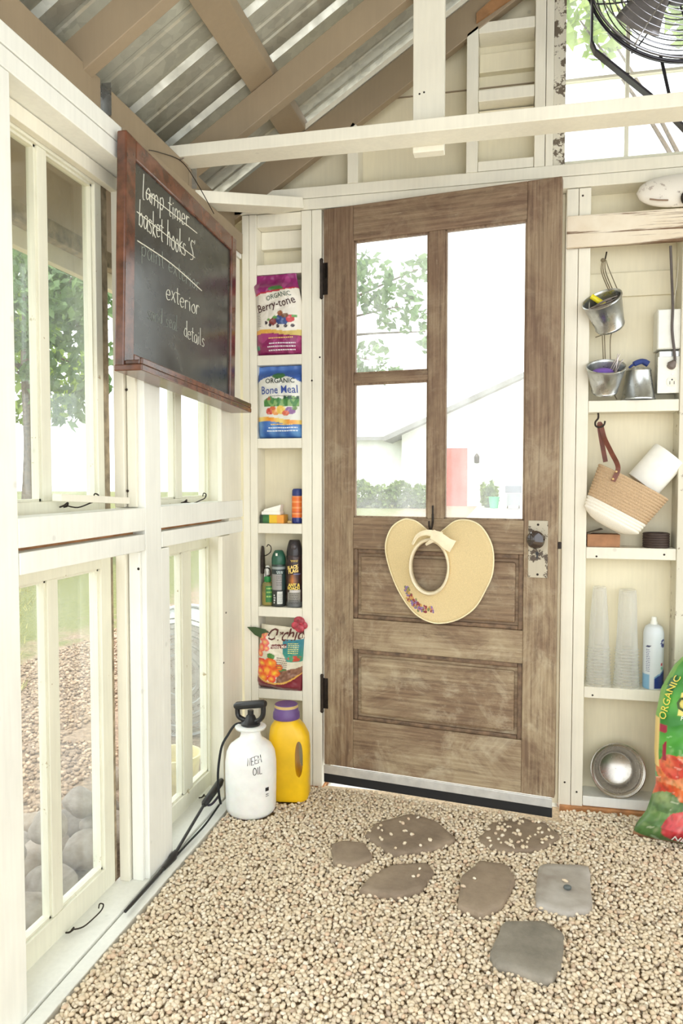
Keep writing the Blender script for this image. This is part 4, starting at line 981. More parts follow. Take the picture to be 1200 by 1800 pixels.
# shelf above: sunscreen bottle, card box with a paper on top, seed
def p_sun(a, z):
    if z > .101: return (52, 62, 128)
    if z < .022: return (40, 56, 126) if z < .012+.012*abs(math.sin(a*1.0)) else (214, 216, 220)
    if .038 < z < .043: return (200, 70, 48)
    return (234, 118, 48) if math.sin(z*300) > -.6 else (240, 160, 96)
t = thing('sunscreen_bottle', 'orange bottle with blue cap standing on the shelf above the spray cans', 'bottle', (.222, .040, .945))
can(t, 'bottle_body', [(.001, 0), (.0195, 0), (.021, .004), (.021, .098), (.019, .102)], p_sun)
MB().lathe([(.0195, .101), (.0200, .103), (.0195, .120), (.016, .126), (.001, .127)], 36).build('cap', navy, t, smooth=True)
t = thing('card_box', 'flat green and yellow cardboard box lying on the shelf above the spray cans', 'box', (.083, .015, .9445))
def p_box(u, w):
    if u < .12: return (36, 56, 40)
    if u < .38: return (60, 120, 62) if (w-.5) < (u-.12)*2.2 and (w-.5) > -(u-.12)*2.2 else (44, 92, 50)
    if u < .72: return (232, 190, 48)
    return (236, 160, 66)
b = MB(); n = 40; V = []; Cc = []
for z in (0, .016, .032):
    for i in range(n+1): V.append((.003+.09*i/n, 0, z*.95)); Cc.append(p_box(i/n, z/.032))
F = [(j*(n+1)+i, j*(n+1)+i+1, (j+1)*(n+1)+i+1, (j+1)*(n+1)+i) for j in range(2) for i in range(n)]
o_ = len(V)
for z in (0, .0304):
    for x in (.003, .093): V.append((x, .055, z)); Cc.append((214, 178, 70))
F += [(0, o_, o_+2, 2*(n+1)), (n, 3*(n+1)-1, o_+3, o_+1), (o_, o_+1, o_+3, o_+2)] + [(2*(n+1)+i, 2*(n+1)+i+1, o_+3, o_+2) if i == n-1 else (2*(n+1)+i, 2*(n+1)+i+1, o_+2) for i in range(n)] + [(0, n, o_+1, o_)]
b.add(V, F); b.build('box_body', boxprint, t, col=Cc)
M = Matrix.Translation((.008, .012, .0318)) @ Matrix.Rotation(R(-6), 4, 'Y')
tag(MB().box(0, .072, 0, .045, 0, .012, Matrix.Translation((.090, .017, .9755))).prism([(.095, .018, .9875), (.160, .018, .9875), (.164, .018, 1.013), (.100, .018, .995)], (0, .04, 0)).build('folded_paper', paperm, None, bevel=.001), 'folded white paper lying on top of the green and yellow box', 'paper')
tag(MB().ball((.198, .018, .950), (.009, .006, .0055), 14, 8).build('seed_packet', beige, None, smooth=True), 'small tan lump lying between the yellow box and the orange bottle', 'seed')

# ================================================================== SPRAYER AND JUG
t = thing('garden_sprayer', 'white pump sprayer tank with black handle and hose standing in the left corner', 'sprayer', (.152, -.285, -.004))
tk = MB().lathe([(.001, .004), (.058, .0), (.072, .004), (.080, .014), (.083, .030), (.085, .13), (.0845, .175), (.080, .207), (.070, .227), (.053, .241), (.038, .251), (.0335, .262), (.0325, .280), (.050, .284), (.052, .290), (.044, .295), (.030, .295)], 64).build('tank', tankm, t, smooth=True, sharp=60)
def TR(x, y):
    rz = np.interp(y, [.03, .13, .175, .207, .227, .241], [.083, .085, .0845, .080, .070, .053])+.0010
    return (rz*math.cos(-PI/2+.33+x/.085), rz*math.sin(-PI/2+.33+x/.085), y)
handwrite('lettering', 'NEEM', .023, .052, ink, tk, lambda x, y: TR(x-.012, y+.188+.12*x), .0011, seed=3)
handwrite('lettering', 'OIL', .024, .034, ink, tk, lambda x, y: TR(x+.006, y+.155+.1*x), .0011, seed=5)
b = MB(); V = [TR(.050+.014*i/6, z) for z in (.096, .108) for i in range(7)]; b.add(V, [(i, i+1, 8+i, 7+i) for i in range(6)]); b.build('dark_label', black, tk)
dashes(tk, 'fine_print', TR, [(.052, .064, .084), (.052, .064, .078)], flat((80, 80, 80)), .003, 2)
MB().lathe([(.030, .291), (.032, .294), (.032, .302), (.024, .308), (.019, .314), (.014, .326), (.010, .330), (.010, .344)], 36).build('pump_cap', black, t, smooth=True)
hd = MB()
ax = Vector((.052, -.012, 0)).normalized(); upv = Vector((0, 0, 1))
def hq(a, z): return ax*a+upv*(.306+(z-.36)*.72)
hd.tube(cr([hq(-.048, .432), hq(-.052, .40), hq(-.045, .372), hq(-.012, .360), hq(.022, .364), hq(.046, .392), hq(.050, .440)], 6), .0085, 10)
hd.build('handle_frame', black, t, smooth=True)
MB().tube([hq(-.060, .418), hq(-.052, .424), hq(.050, .452), hq(.058, .453)], [.010, .0135, .0135, .010], 12).build('grip', black, t, smooth=True)
P = cr([(-.028, .004, .298), (-.055, .0, .290), (-.075, -.012, .26), (-.092, -.03, .22), (-.1005, -.04, .14), (-.098, -.04, .07), (-.096, -.03, .03)], 8)
MB().tube(P, .0042, 10).build('hose', black2, t, smooth=True)
# wand lying along the sill
a_, b_ = at(392, 1372, X=.030), at(222, 1604, X=.046)
t = thing('sprayer_wand', 'black sprayer wand with trigger handle lying along the white sill of the left wall', 'sprayer wand', (0, 0, 0))
hp0, hp1, tip = at(389, 1372, X=.018), at(360, 1412, X=.024), at(220, 1602, X=.045)
gp = at(300, 1513, X=.036)
MB().tube([hp0, hp0.lerp(hp1, .15), hp0.lerp(hp1, .6), hp1, hp1.lerp(gp, .04)], [.009, .0135, .013, .012, .007], 14).build('handle', black, t, smooth=True)
MB().tube(cr([hp0.lerp(hp1, .45)+Vector((-.004, 0, -.01)), hp1+Vector((-.004, .03, -.016)), hp1+Vector((.012, .03, -.014)), hp0.lerp(hp1, .5)+Vector((.02, 0, -.012))], 6), .004, 8).build('trigger', plain('dark_plum_plastic', (48, 40, 56), .4), t, smooth=True)
MB().tube([hp1, gp], .0048, 10).build('wand_tube', black, t, smooth=True)
MB().tube([gp.lerp(hp1, .14), gp.lerp(hp1, .05), gp, gp.lerp(tip, .18)], [.008, .012, .010, .006], 12).build('collar', black, t, smooth=True)
MB().tube([gp, tip.lerp(gp, .12), tip], [.005, .005, .0042], 10).build('extension_tube', black, t, smooth=True)
MB().tube(cr([at(385, 1415, X=.046), at(360, 1450, X=.05), at(330, 1482, X=.048), at(308, 1506, X=.042)], 8), .0032, 8).build('thin_hose', black2, t, smooth=True)

# yellow jug
t = thing('yellow_jug', 'yellow plastic jug with purple cap standing behind the white sprayer', 'jug', (.247, -.150, -.004), (0, 0, R(8)))
def rr_out(w, d, r, n=6):
    P = []
    for cx, cy, a0 in ((w-r, d-r, 0), (-w+r, d-r, 90), (-w+r, -d+r, 180), (w-r, -d+r, 270)):
        for k in range(n+1): a = R(a0+90*k/n); P.append((cx+r*math.cos(a), cy+r*math.sin(a)))
    return P
import bmesh
prof = [(.0, .054, .038, .8), (.004, .063, .046, .9), (.02, .069, .051, 1), (.18, .070, .052, 1), (.225, .068, .050, 1), (.255, .058, .046, 1), (.272, .044, .040, 1), (.282, .034, .034, 1), (.295, .033, .033, 1)]
b = MB(); V = []; n = 28
for z, w_, d_, q_ in prof:
    P = rr_out(w_, d_, min(w_, d_)*.72); V += [(x-.010*smooth(.2, .28, z), y, z) for x, y in P]
F = [(i*n+k, i*n+(k+1) % n, (i+1)*n+(k+1) % n, (i+1)*n+k) for i in range(len(prof)-1) for k in range(n)] + [tuple(range(n))[::-1], tuple((len(prof)-1)*n+k for k in range(n))]
b.add(V, F); jb = b.build('jug_body', yellow, t, smooth=True, sharp=60)
# hand hole through the right of the body
cut = MB(); P = [(.038+.0135*math.cos(a)*(1), 0, .155+.062*math.copysign(abs(math.sin(a))**.8, math.sin(a))) for a in [2*PI*k/28 for k in range(28)]]
cut.prism([(x, -.09, z) for x, y, z in P], (0, .18, 0)); co = cut.build('hand_hole', None)
bm_ = jb.modifiers.new('hole', 'BOOLEAN'); bm_.object = co; bm_.operation = 'DIFFERENCE'; bm_.solver = 'EXACT'; co.parent = t
bpy.context.view_layer.update(); dg = bpy.context.evaluated_depsgraph_get(); me = bpy.data.meshes.new_from_object(jb.evaluated_get(dg)); jb.modifiers.clear(); jb.data = me
bpy.data.objects.remove(co); me.polygons.foreach_set('use_smooth', [True]*len(me.polygons)); me.set_sharp_from_angle(angle=R(40))
MB().lathe([(.046, .283), (.047, .286), (.046, .302), (.042, .310), (.040, .330), (.037, .333), (.001, .334)], 40, Matrix.Translation((-.012, 0, 0))).build('cap', purplem, t, smooth=True)
MB().lathe([(.0405, .315), (.0410, .318), (.0405, .331)], 40, Matrix.Translation((-.012, 0, 0)), cap0=False, cap1=False).build('faded_band', plain('dusty_yellow_band', (206, 178, 116), .6), t, smooth=True)

# ================================================================== CHALKBOARD
XB = .060
TL, TR_ = at(222, 227, X=XB), at(416, 421, X=XB); BLp = at(222, 645, X=XB)
ang = math.atan2(TR_.z-TL.z, TR_.y-TL.y); Wb = (TR_-TL).length; Hb = TL.z-BLp.z
t = thing('chalkboard', 'old chalkboard in a dark wooden frame hanging on the left wall beside the window', 'chalkboard', (XB, TL.y, TL.z), (0, 0, 0))
t.rotation_euler = Matrix(((0, 0, 1), (math.cos(ang), -math.sin(ang), 0), (math.sin(ang), math.cos(ang), 0))).to_euler()   # local x along the board, y up, z into the room
fw = .052; dp = .026
board('frame_side', darkwood, t, 0, fw, -Hb, 0, -dp, 0, bevel=.004); board('frame_side', darkwood, t, Wb-fw*.8, Wb, -Hb, 0, -dp, 0, bevel=.004)
board('frame_top', darkwood, t, fw, Wb-fw*.8, -fw, 0, -dp, -.001, bevel=.004); board('frame_bottom', darkwood, t, fw, Wb-fw*.8, -Hb, -Hb+fw*.8, -dp, -.001, bevel=.004)
MB().box(fw-.005, Wb-fw*.8+.005, -Hb+fw*.7, -fw+.005, -.018, -.008).build('slate', slate_m, t)
tr_ = MB(); tr_.box(-.002, Wb+.03, -Hb-.012, -Hb+.004, -.026, .050); tr_.box(.0, Wb+.028, -Hb+.004, -Hb+.020, .040, .050); tr_.box(.004, .045, -Hb+.004, -Hb+.016, .0, .04)
tr_.build('chalk_tray', darkwood, t, bevel=.003)
bpy.context.view_layer.update(); TM = t.matrix_world.copy(); TMi = TM.inverted()
sz = -.0075
def bp(px, py):
    q = TMi @ at(px, py, X=XB-.008); return q.x, q.y
pl_ = lambda x0, y0, sl_=0: (lambda x, y: (x0+x, y0+y+sl_*x, sz))
def line(text, p0, p1, size, rad, mat, strikes=(), seed=1):
    (x0, y0), (x1, y1) = bp(*p0), bp(*p1); w_ = x1-x0; s_ = (y1-y0)/w_
    S = [((bp(*a)[0]-x0, bp(*a)[1]-y0-s_*(bp(*a)[0]-x0)), (bp(*b)[0]-x0, bp(*b)[1]-y0-s_*(bp(*b)[0]-x0))) for a, b in strikes]
    handwrite('chalk_writing', text, size, w_, mat, t, pl_(x0, y0, s_), rad, S, seed=seed)
line('lamp timer', (249, 347), (332, 402), .052, .0012, chalk, [((256, 338), (346, 410))], 1)
line("basket hooks 'S'", (243, 398), (343, 462), .058, .0012, chalk, [((240, 372), (342, 453))], 2)
line('paint exterior', (247, 447), (350, 512), .042, .0009, chalk_f, (), 3)
P = [Vector((*bp(241, 423), sz)), Vector((*bp(300, 463), sz)), Vector((*bp(354, 511), sz))]; MB().tube(cr(P, 6), .0016, 6).build('chalk_line', chalk, t)
line('exterior', (291, 524), (350, 556), .044, .0011, chalk, (), 4)
line('details', (322, 590), (359, 611), .040, .0009, chalk, (), 5)
line('sand seal', (258, 560), (312, 582), .036, .0007, chalk_f, (), 6)
P = cr([at(262, 264, X=.058), at(280, 268, X=.02), at(318, 283, X=.002), at(345, 320, X=.03), at(376, 376, X=.058)], 8)
MB().tube([TMi @ p for p in P], .0014, 6).build('hanging_wire', iron, t)
ey = at(319, 282, X=.004); MB().tube([TMi @ Vector((-.01, ey.y, ey.z)), TMi @ Vector((.014, ey.y-.006, ey.z+.004))], .0022, 6).build('nail', silverwire, t)

# ================================================================== RIGHT BAY
# weathered plank, oval ornament
o = MB().box(1.158, 1.85, -.024, -.002, 1.864, 1.966); 
m, nt, b = newmat('worn_plank_paint')
v = objco(nt, (1.5, 30, 60)); g = noise(nt, v, 1.0, 7, .7, .3); q = noise(nt, objco(nt), 9, 5, .6); sx = N(nt, 'ShaderNodeSeparateXYZ'); nt.links.new(objco(nt), sx.inputs[0])
mr = N(nt, 'ShaderNodeMapRange'); mr.inputs[1].default_value = 1.2; mr.inputs[2].default_value = 1.6; mr.inputs[3].default_value = .03; mr.inputs[4].default_value = -.10; nt.links.new(sx.outputs['X'], mr.inputs[0])
ad = N(nt, 'ShaderNodeMath', operation='ADD'); nt.links.new(g, ad.inputs[0]); nt.links.new(mr.outputs[0], ad.inputs[1])
base = mix(nt, ramp(nt, ad.outputs[0], [(.36, (255, 255, 255)), (.42, (0, 0, 0))]), ramp(nt, q, [(.3, (216, 200, 174)), (.7, (232, 222, 202))]), (112, 84, 58))
nt.links.new(base, b.inputs['Base Color']); b.inputs['Roughness'].default_value = .7; bump(nt, b, g, .4, .002)
tag(o.build('plank', m, None, bevel=.003), 'rough weathered plank with peeling paint nailed across the top of the right bay', 'plank')
c0 = at(1117, 352, Y=-.02)
m, nt, b = newmat('chipped_white_ornament'); v = objco(nt)
f = noise(nt, v, 34, 6, .7); w2 = noise(nt, v, 60, 5, .7)
base = mix(nt, ramp(nt, f, [(.58, (0, 0, 0)), (.64, (220, 220, 220))]), (228, 222, 210), ramp(nt, w2, [(.4, (120, 104, 90)), (.6, (170, 150, 136))]))
nt.links.new(base, b.inputs['Base Color']); b.inputs['Roughness'].default_value = .55; bump(nt, b, f, .3, .002)
t = thing('oval_ornament', 'chipped white oval ornament lying on top of the weathered plank at the right edge', 'ornament', (c0.x, -.030, 2.018))
P = []; n = 26
for i in range(n+1):
    s_ = i/n; P.append((.0005+.050*max(0, 1-abs(1-2*s_)**2.3)**.5, s_*.26))
MB().lathe(P, 40, Matrix.Rotation(R(90), 4, 'Y') @ Matrix.Diagonal((1, .55, 1, 1))).build('ornament_body', m, t, smooth=True, sharp=80)
MB().lathe([(.001, -.002), (.022, 0), (.024, .01), (.02, .016), (.001, .018)], 24, Matrix.Translation((.150, -.022, -.034)) @ Matrix.Rotation(R(90), 4, 'X')).build('dark_base', iron, t, smooth=True)
MB().tube([(.035, -.030, -.030), (.06, -.032, -.036), (.09, -.030, -.038)], .0025, 6).build('lower_seam', plain('brown_seam', (140, 116, 96), .7), t)

# small galvanised buckets
def bucket(t, M, r0, r1, h, wire=True):
    b = MB(); b.lathe([(.001, .002), (r0-.002, .0), (r0, .004), (r0+.0015, .007), (r0, .010), (r1, h-.004), (r1+.003, h-.002), (r1+.003, h+.002), (r1, h+.003), (r1-.003, h), (r1-.0035, h-.006), (r0-.002, .012), (.001, .012)], 56, M, cap0=False, cap1=False)
    return b.build('bucket_body', galv_m, t, smooth=True, sharp=50)
def ROT(ax, a): return Matrix.Rotation(R(a), 4, ax)
# upper hung bucket: axis tilts toward the room and to the left
cb = at(1073, 576, Y=.012); ct = at(1055, 522, Y=-.022)
def axis(a, b_):
    d = Vector(b_)-Vector(a); return d.to_track_quat('Z', 'Y').to_matrix().to_4x4(), d.length
t = thing('small_bucket', 'tilted galvanised bucket hung highest on twine, holding wire and a yellow tube', 'bucket', cb)
Q, L = axis(cb, Vector((ct.x-.004, -.056, ct.z)))
bucket(t, Q, .046, .061, .105)
T_ = Q
def bpt(x, y, z): return T_ @ Vector((x, y, z))
twist = MB()
rnd = random.Random(5)
tie = thing('twine_cord', 'grey twine tied to a nail, carrying the two hanging buckets', 'twine', at(1062, 452, Y=.06))
nl = Vector(tie.location)
def tl(p): return Vector(p)-nl
wt = [Vector(T_ @ Vector((0, .058, .1)))+Vector(cb)]
top = cb+T_ @ Vector((0.0, .06, .105))
for dx in (-.010, -.004, .003): MB().tube(cr([tl((nl.x+dx*.6, .055, nl.z-.008)), tl((nl.x+dx, .05, nl.z-.05)), tl((top.x+dx+.01, top.y-.002, top.z))], 5), .0017, 6).build('strand', twine, tie, smooth=True)
MB().tube(cr([tl((nl.x+.004, .052, nl.z-.012)), tl((nl.x+.014, .048, nl.z-.045)), tl((top.x+.028, top.y, top.z))], 5), .0015, 6).build('strand', twine, tie, smooth=True)
MB().tube([tl((nl.x+.004, .078, nl.z-.004)), tl((nl.x+.005, .045, nl.z+.012))], .0025, 8).build('nail', iron, tie)
MB().ball(tl((nl.x-.006, .052, nl.z-.012)), (.007, .006, .007), 10, 6).build('knot', twine, tie, smooth=True)
lo = at(1062, 655, Y=.062); kn = at(1060, 588, Y=.055)
for x0, x1 in ((-.004, -.002), (.003, .004)): MB().tube([tl((kn.x+x0, kn.y, kn.z+.01)), tl((lo.x+x1, lo.y, lo.z))], .0016, 6).build('strand', twine, tie)
MB().tube(cr([tl((kn.x+.0, kn.y-.004, kn.z)), tl((kn.x-.014, kn.y-.008, kn.z-.006)), tl((kn.x-.026, kn.y-.01, kn.z-.010))], 5), .002, 6).build('loose_end', twine, tie, smooth=True)
MB().tube(cr([tl((kn.x+.03, kn.y, kn.z+.01)), tl((kn.x+.022, kn.y-.004, kn.z-.02)), tl((lo.x+.02, lo.y, lo.z))], 5), .0015, 6).build('strand', twine, tie, smooth=True)
yt = MB().tube([cb+T_ @ Vector((-.042, .022, .112)), cb+T_ @ Vector((.0, .016, .072))], .0085, 14).build('yellow_tube', plain('bright_yellow_plastic', (236, 222, 40), .4), None, smooth=True)
tag(yt, 'bright yellow tube sticking out of the upper hanging bucket', 'tube')
wi = MB()
for k in range(9):
    x0, y0 = rnd.uniform(-.05, -.03), rnd.uniform(-.045, -.015); x1, y1 = rnd.uniform(.025, .05), rnd.uniform(-.03, .02)
    p0_, p1_ = cb+T_ @ Vector((x0, y0, .088)), cb+T_ @ Vector((x1, y1, .092+.01*rnd.random())); wi.tube(cr([p0_, (p0_+p1_)/2+Vector((0, -.004, rnd.uniform(-.006, .008))), p1_], 4), .0013, 6)
tag(wi.build('wire_bundle', silverwire, None, smooth=True), 'bundle of thin wire pins lying in the upper hanging bucket', 'wire')
wi = MB().lathe([(.001, .066), (.044, .066), (.047, .076), (.03, .082), (.001, .084)], 24, Matrix.Translation(cb) @ T_).build('dark_filling', plain('dark_soil', (84, 74, 70), .9), None, smooth=True); tag(wi, 'dark clutter filling the upper hanging bucket under the wire', 'clutter')
# lower hung bucket, mouth leaning to the room
cb2 = at(1062, 690, Y=.012); ct2 = at(1064, 652, Y=-.02)
t = thing('small_bucket', 'galvanised bucket resting just above the shelf, holding a purple cloth and wire stakes', 'bucket', cb2)
Q2, L = axis(cb2, Vector((ct2.x, -.030, ct2.z+.008)))
bucket(t, Q2, .041, .0605, .090); T2 = Q2
pc_ = MB(); pc_.ball(cb2+T2 @ Vector((-.010, -.002, .070)), (.036, .030, .016), 18, 10); tag(pc_.build('purple_cloth', lavender, None, smooth=True), 'crumpled purple cloth lying in the lower hanging bucket', 'cloth')
wi = MB()
for k in range(6):
    x0 = rnd.uniform(.0, .03); p0_ = cb2+T2 @ Vector((x0, -.02, .06)); p1_ = cb2+T2 @ Vector((.042+rnd.uniform(-.012, .012), .018, .105+rnd.uniform(0, .028)))
    wi.tube([p0_, p1_], .0014, 6)
tag(wi.build('wire_stakes', silverwire, None), 'thin pointed wire stakes standing up in the lower hanging bucket', 'stakes')
MB().tube(cr([tl(at(1078, 688, Y=.05)), tl(at(1081, 697, Y=.045)), tl(at(1084, 702, Y=.04))], 4), .0017, 6).build('loose_end', twine, tie)
# upturned bucket on the shelf
b3 = at(1122, 691, Y=.022)
t = thing('small_bucket', 'galvanised bucket standing upside down on the shelf next to the outlet', 'bucket', (b3.x, .030, 1.3665))
bucket(t, Matrix.Translation((0, 0, .104)) @ ROT('X', 180), .0385, .0515, .100)
bc = MB().tube(cr([(-.03, .0, .108), (-.014, 0, .120), (.01, .0, .128), (.03, .0, .118)], 6), [.004]*6+[.009]*8+[.010]*5, 10); o = bc.build('blue_glove', plain('navy_blue_cloth', (52, 68, 128), .8), None, smooth=True)
o.location = t.location; tag(o, 'crumpled navy blue cloth lying on top of the upturned bucket', 'cloth')

# electrical boxes and cord
q0, q1 = at(1155, 545, Y=.02), at(1155, 615, Y=.02)
t = thing('blank_box', 'white blank utility box on the back board above the outlet', 'electrical box', (1.447, 0, q1.z))
MB().box(0, .085, .012, .089, 0, q0.z-q1.z).build('box_body', whitepl, t, bevel=.003); MB().box(.002, .083, .008, .012, .002, q0.z-q1.z-.002).build('cover', whitepl, t, bevel=.002)
q0, q1 = at(1156, 628, Y=.02), at(1156, 692, Y=.02)
t = thing('electrical_outlet', 'white electrical outlet with a cord plugged into its upper socket', 'outlet', (1.450, 0, q1.z)); hh = q0.z-q1.z
MB().box(.004, .081, .016, .089, .004, hh+.02).build('box_body', galv_m, t, bevel=.003); pt = MB().box(0, .085, .010, .016, 0, hh).build('cover_plate', whitepl, t, bevel=.002)
for z in (.036, hh-.032):
    rc = MB().prism([(.044+.017*math.cos(a)*(1.0), .0099, z+.0165*max(-.82, min(.82, math.sin(a)))) for a in [2*PI*k/28 for k in range(28)]], (0, -.0018, 0)).build('socket', plain('ivory_socket', (240, 234, 218), .35), pt, bevel=.0005)
    sl_ = MB(); sl_.box(.0365, .0385, .0076, .0082, z-.008, z+.002); sl_.box(.0495, .0515, .0076, .0082, z-.008, z+.002); sl_.lathe([(.0026, 0), (.0026, .0006)], 12, Matrix.Translation((.044, .0082, z+.007)) @ ROT('X', 90)); sl_.build('slots', black, rc)
MB().lathe([(.003, 0), (.003, .001)], 12, Matrix.Translation((.044, .010, hh/2+.002)) @ ROT('X', 90)).build('screw', silverwire, pt)
t = thing('power_cord', 'dark grey power cord hanging from the plank down to the outlet', 'cord', (1.494, -.004, 1.5))
L0 = Vector(t.location)
pts_ = [at(1178, 432, Y=.01), at(1180, 480, Y=.02), at(1182, 540, Y=.004), at(1181, 580, Y=.002), at(1185, 618, Y=.002), at(1186, 634, Y=-.002)]
MB().tube([p-L0 for p in cr(pts_, 8)], .0042, 10).build('cable', greyplug, t, smooth=True)
e = pts_[-1]-L0; so_ = Vector((1.450+.040, .006, q1.z+hh-.030))-L0
MB().tube([e, e.lerp(so_, .35), e.lerp(so_, .8), so_+Vector((0, .006, -.002))], [.0055, .009, .014, .0135], 12).build('plug', plain('grey_plug', (112, 100, 92), .5), t, smooth=True)
MB().tube([Vector((1.520, .055, 1.90))-L0, Vector((1.513, .06, 1.75))-L0, Vector((1.500, .06, 1.655))-L0], .0022, 6).build('thin_wire', cream, t)

# rope basket with roll
hk = at(1050, 728, Y=.028)
t = thing('wall_hook', 'black S shaped screw hook under the shelf carrying the basket', 'hook', hk)
q = [at(1051, 726, Y=.03), at(1051, 735, Y=.028), at(1046, 742, Y=.024), at(1047, 749, Y=.02), at(1054, 751, Y=.018), at(1061, 747, Y=.016), at(1063, 740, Y=.016)]
MB().tube([p-hk for p in cr(q, 6)], .0032, 8).build('hook_wire', iron, t, smooth=True)
bb_, bt_ = at(1071, 917, Y=-.01), at(1113, 846, Y=-.01)
t = thing('rope_basket', 'tan and white coiled rope basket hanging tilted from the hook by a leather loop', 'basket', bb_)
d = (bt_-bb_); L = d.length; d.normalize(); xx = Vector((d.z, 0, -d.x)).normalized(); yy = d.cross(xx)
BM = Matrix((xx, yy, d)).transposed().to_4x4()
def bprof(s0, s1, n):
    P = []
    for i in range(n*6+1):
        s_ = s0+(s1-s0)*i/(n*6); P.append((.093+.028*s_+.0036*abs(math.sin(PI*i/6)), s_*L))
    return P
MB().lathe([(.001, -.020), (.035, -.019), (.062, -.013), (.080, -.004)]+bprof(.03, .30, 4)+[(.093, .3*L), (.001, .3*L)], 64, BM, sy=.55, cap0=False, cap1=False).build('white_base', cotton, t, smooth=True, sharp=80)
MB().lathe([(.09, .29*L)]+bprof(.30, 1.0, 11)+[(.116, 1.0*L), (.112, .98*L), (.095, .3*L)], 64, BM, sy=.55, cap0=False, cap1=False).build('tan_coils', rope, t, smooth=True, sharp=80)
lp = [at(1077, 846, Y=-.072), at(1086, 822, Y=-.068), at(1074, 795, Y=-.03), at(1062, 770, Y=.005), at(1056, 748, Y=.018), at(1053, 748, Y=.024), at(1058, 780, Y=.03), at(1064, 812, Y=.034)]
def strap(pts, w):
    P = cr([p-bb_ for p in pts], 8); b = MB(); V = []; 
    for i, p in enumerate(P):
        tg = (P[min(i+1, len(P)-1)]-P[max(0, i-1)]).normalized(); s_ = tg.cross(Vector((0, 1, .0))).normalized(); n_ = s_.cross(tg)
        for a, c in ((-1, 0), (1, 0), (1, 1), (-1, 1)): V.append(p+s_*w*a+n_*.0025*c)
    F = [(i*4+k, i*4+(k+1) % 4, i*4+4+(k+1) % 4, i*4+4+k) for i in range(len(P)-1) for k in range(4)]+[(0, 1, 2, 3), tuple(len(V)-4+k for k in range(4))]
    return b.add(V, F).build('leather_loop', leather, t)
sp = strap(lp, .0075)
rv = MB()
for px, py in ((1077, 842), (1083, 829)):
    p_ = at(px, py, Y=-.075)-bb_; rv.ball(p_, (.004, .003, .004), 12, 6)
rv.build('rivet', plain('brass_rivet', (214, 182, 130), .3, .7), sp, smooth=True)
r0_, r1_ = at(1140, 840, Y=.022), at(1177, 799, Y=.022); dd_ = (r1_-r0_).normalized()
xx = Vector((dd_.z, 0, -dd_.x)).normalized(); RM = Matrix((xx, dd_.cross(xx), dd_)).transposed().to_4x4()
q = r0_-dd_*.03
t = thing('paper_roll', 'white roll of paper sticking out of the top of the hanging rope basket', 'paper roll', q); LR = (r1_-q).length
MB().lathe([(.018, 0), (.056, 0), (.0575, .002), (.0575, LR-.002), (.056, LR), (.018, LR)], 56, RM, sy=.72, cap0=False, cap1=False).build('paper_sheets', paperm, t, smooth=True, sharp=40)
MB().lathe([(.018, 0), (.018, LR), (.0165, LR), (.0165, 0)], 32, RM, sy=.72, cap0=False, cap1=False).build('card_core', kraft, t, smooth=True)
# cardboard box and coiled tape on the shelf
t = thing('cardboard_box', 'small brown cardboard box on the shelf behind the bottom of the rope basket', 'box', (1.240, .015, .8805))
MB().box(0, .104, 0, .066, 0, .042).build('box_body', kraft, t, bevel=.001); MB().prism([(0, .0, .042), (.05, .0, .058), (.05, .066, .058), (0, .066, .042)], (.0, .0, .0015)).build('lid_flap', plain('grey_card', (128, 116, 100), .8), t)
t = thing('rubber_coil', 'round coil of dark brown rubber hose lying on the shelf at the right', 'coil', (1.460, .0385, .8805))
b = MB()
for k in range(6): b.tube([(.0375*math.cos(a*PI/24), .0375*math.sin(a*PI/24), .0045+.008*k) for a in range(48)], .0048, 8, True)
b.build('hose_turns', plain('dark_brown_rubber', (66, 52, 46), .6), t, smooth=True)
# cups
def cupstack(x, lb, n, h, rb, rt):
    t = thing('plastic_cups', lb, 'cups', (x, .036, .4095)); b = MB(); hc = .118
    b.lathe([(rb+.002, 0), (rb+.0025, .003), (rb, .006), (rb-.003, .05), (rb-.0045, .08), (rb-.009, h*.62), (rt+.002, h-.02), (rt, h-.003), (rt-.003, h), (.001, h-.001)], 48, cap0=False)
    b.build('lowest_cup', cupm, t, smooth=True)
    r_ = MB()
    for k in range(n):
        z = .010+k*.0105; rr_ = rb+.0018-k*.0004; r_.lathe([(rr_-.002, z), (rr_, z+.0015), (rr_-.002, z+.003)], 48, cap0=False, cap1=False)
    r_.build('stacked_rims', cupm, t, smooth=True)
    b = MB(); b.lathe([(rb-.004, .012), (rt+.0, h-.012), (rt-.004, h-.008), (.001, h-.008)], 40, cap0=False); b.build('inner_cups', cupm, t, smooth=True)
cupstack(1.284, 'left stack of upside down clear plastic cups on the lowest shelf', 12, .335, .040, .021); cupstack(1.374, 'right stack of upside down clear plastic cups, next to the aerosol can', 12, .328, .041, .027)
def p_air(a, z):
    d = (a+PI/2-.35+PI) % (2*PI)-PI
    if z < .052+.02*math.sin(d*1.2) and -.35 < d < 1.3 and z > .006: return (38, 60, 130) if z < .046+.02*math.sin(d*1.2) else (120, 160, 196)
    if d < -.9 and z < .05: return (130, 176, 206)
    if blob(d, z, .55, .155, .34, .014) and not blob(d, z, .60, .158, .18, .005): return (52, 60, 120)
    if abs(z-.148-.004*d) < .0022 and -1.3 < d < -.75: return (50, 52, 90)
    if blob(d, z, .40, .085, .12, .006): return (190, 60, 70)
    if blob(d, z, .42, .072, .14, .006): return (110, 190, 170)
    return (214, 220, 222)
t = thing('air_freshener_can', 'white aerosol can with dark blue and light blue label standing right of the cup stacks', 'spray can', (1.458, .036, .4095))
can(t, 'can_body', [(.001, 0), (.031, 0), (.033, .003), (.033, .182), (.032, .192), (.026, .207), (.016, .214)], p_air)
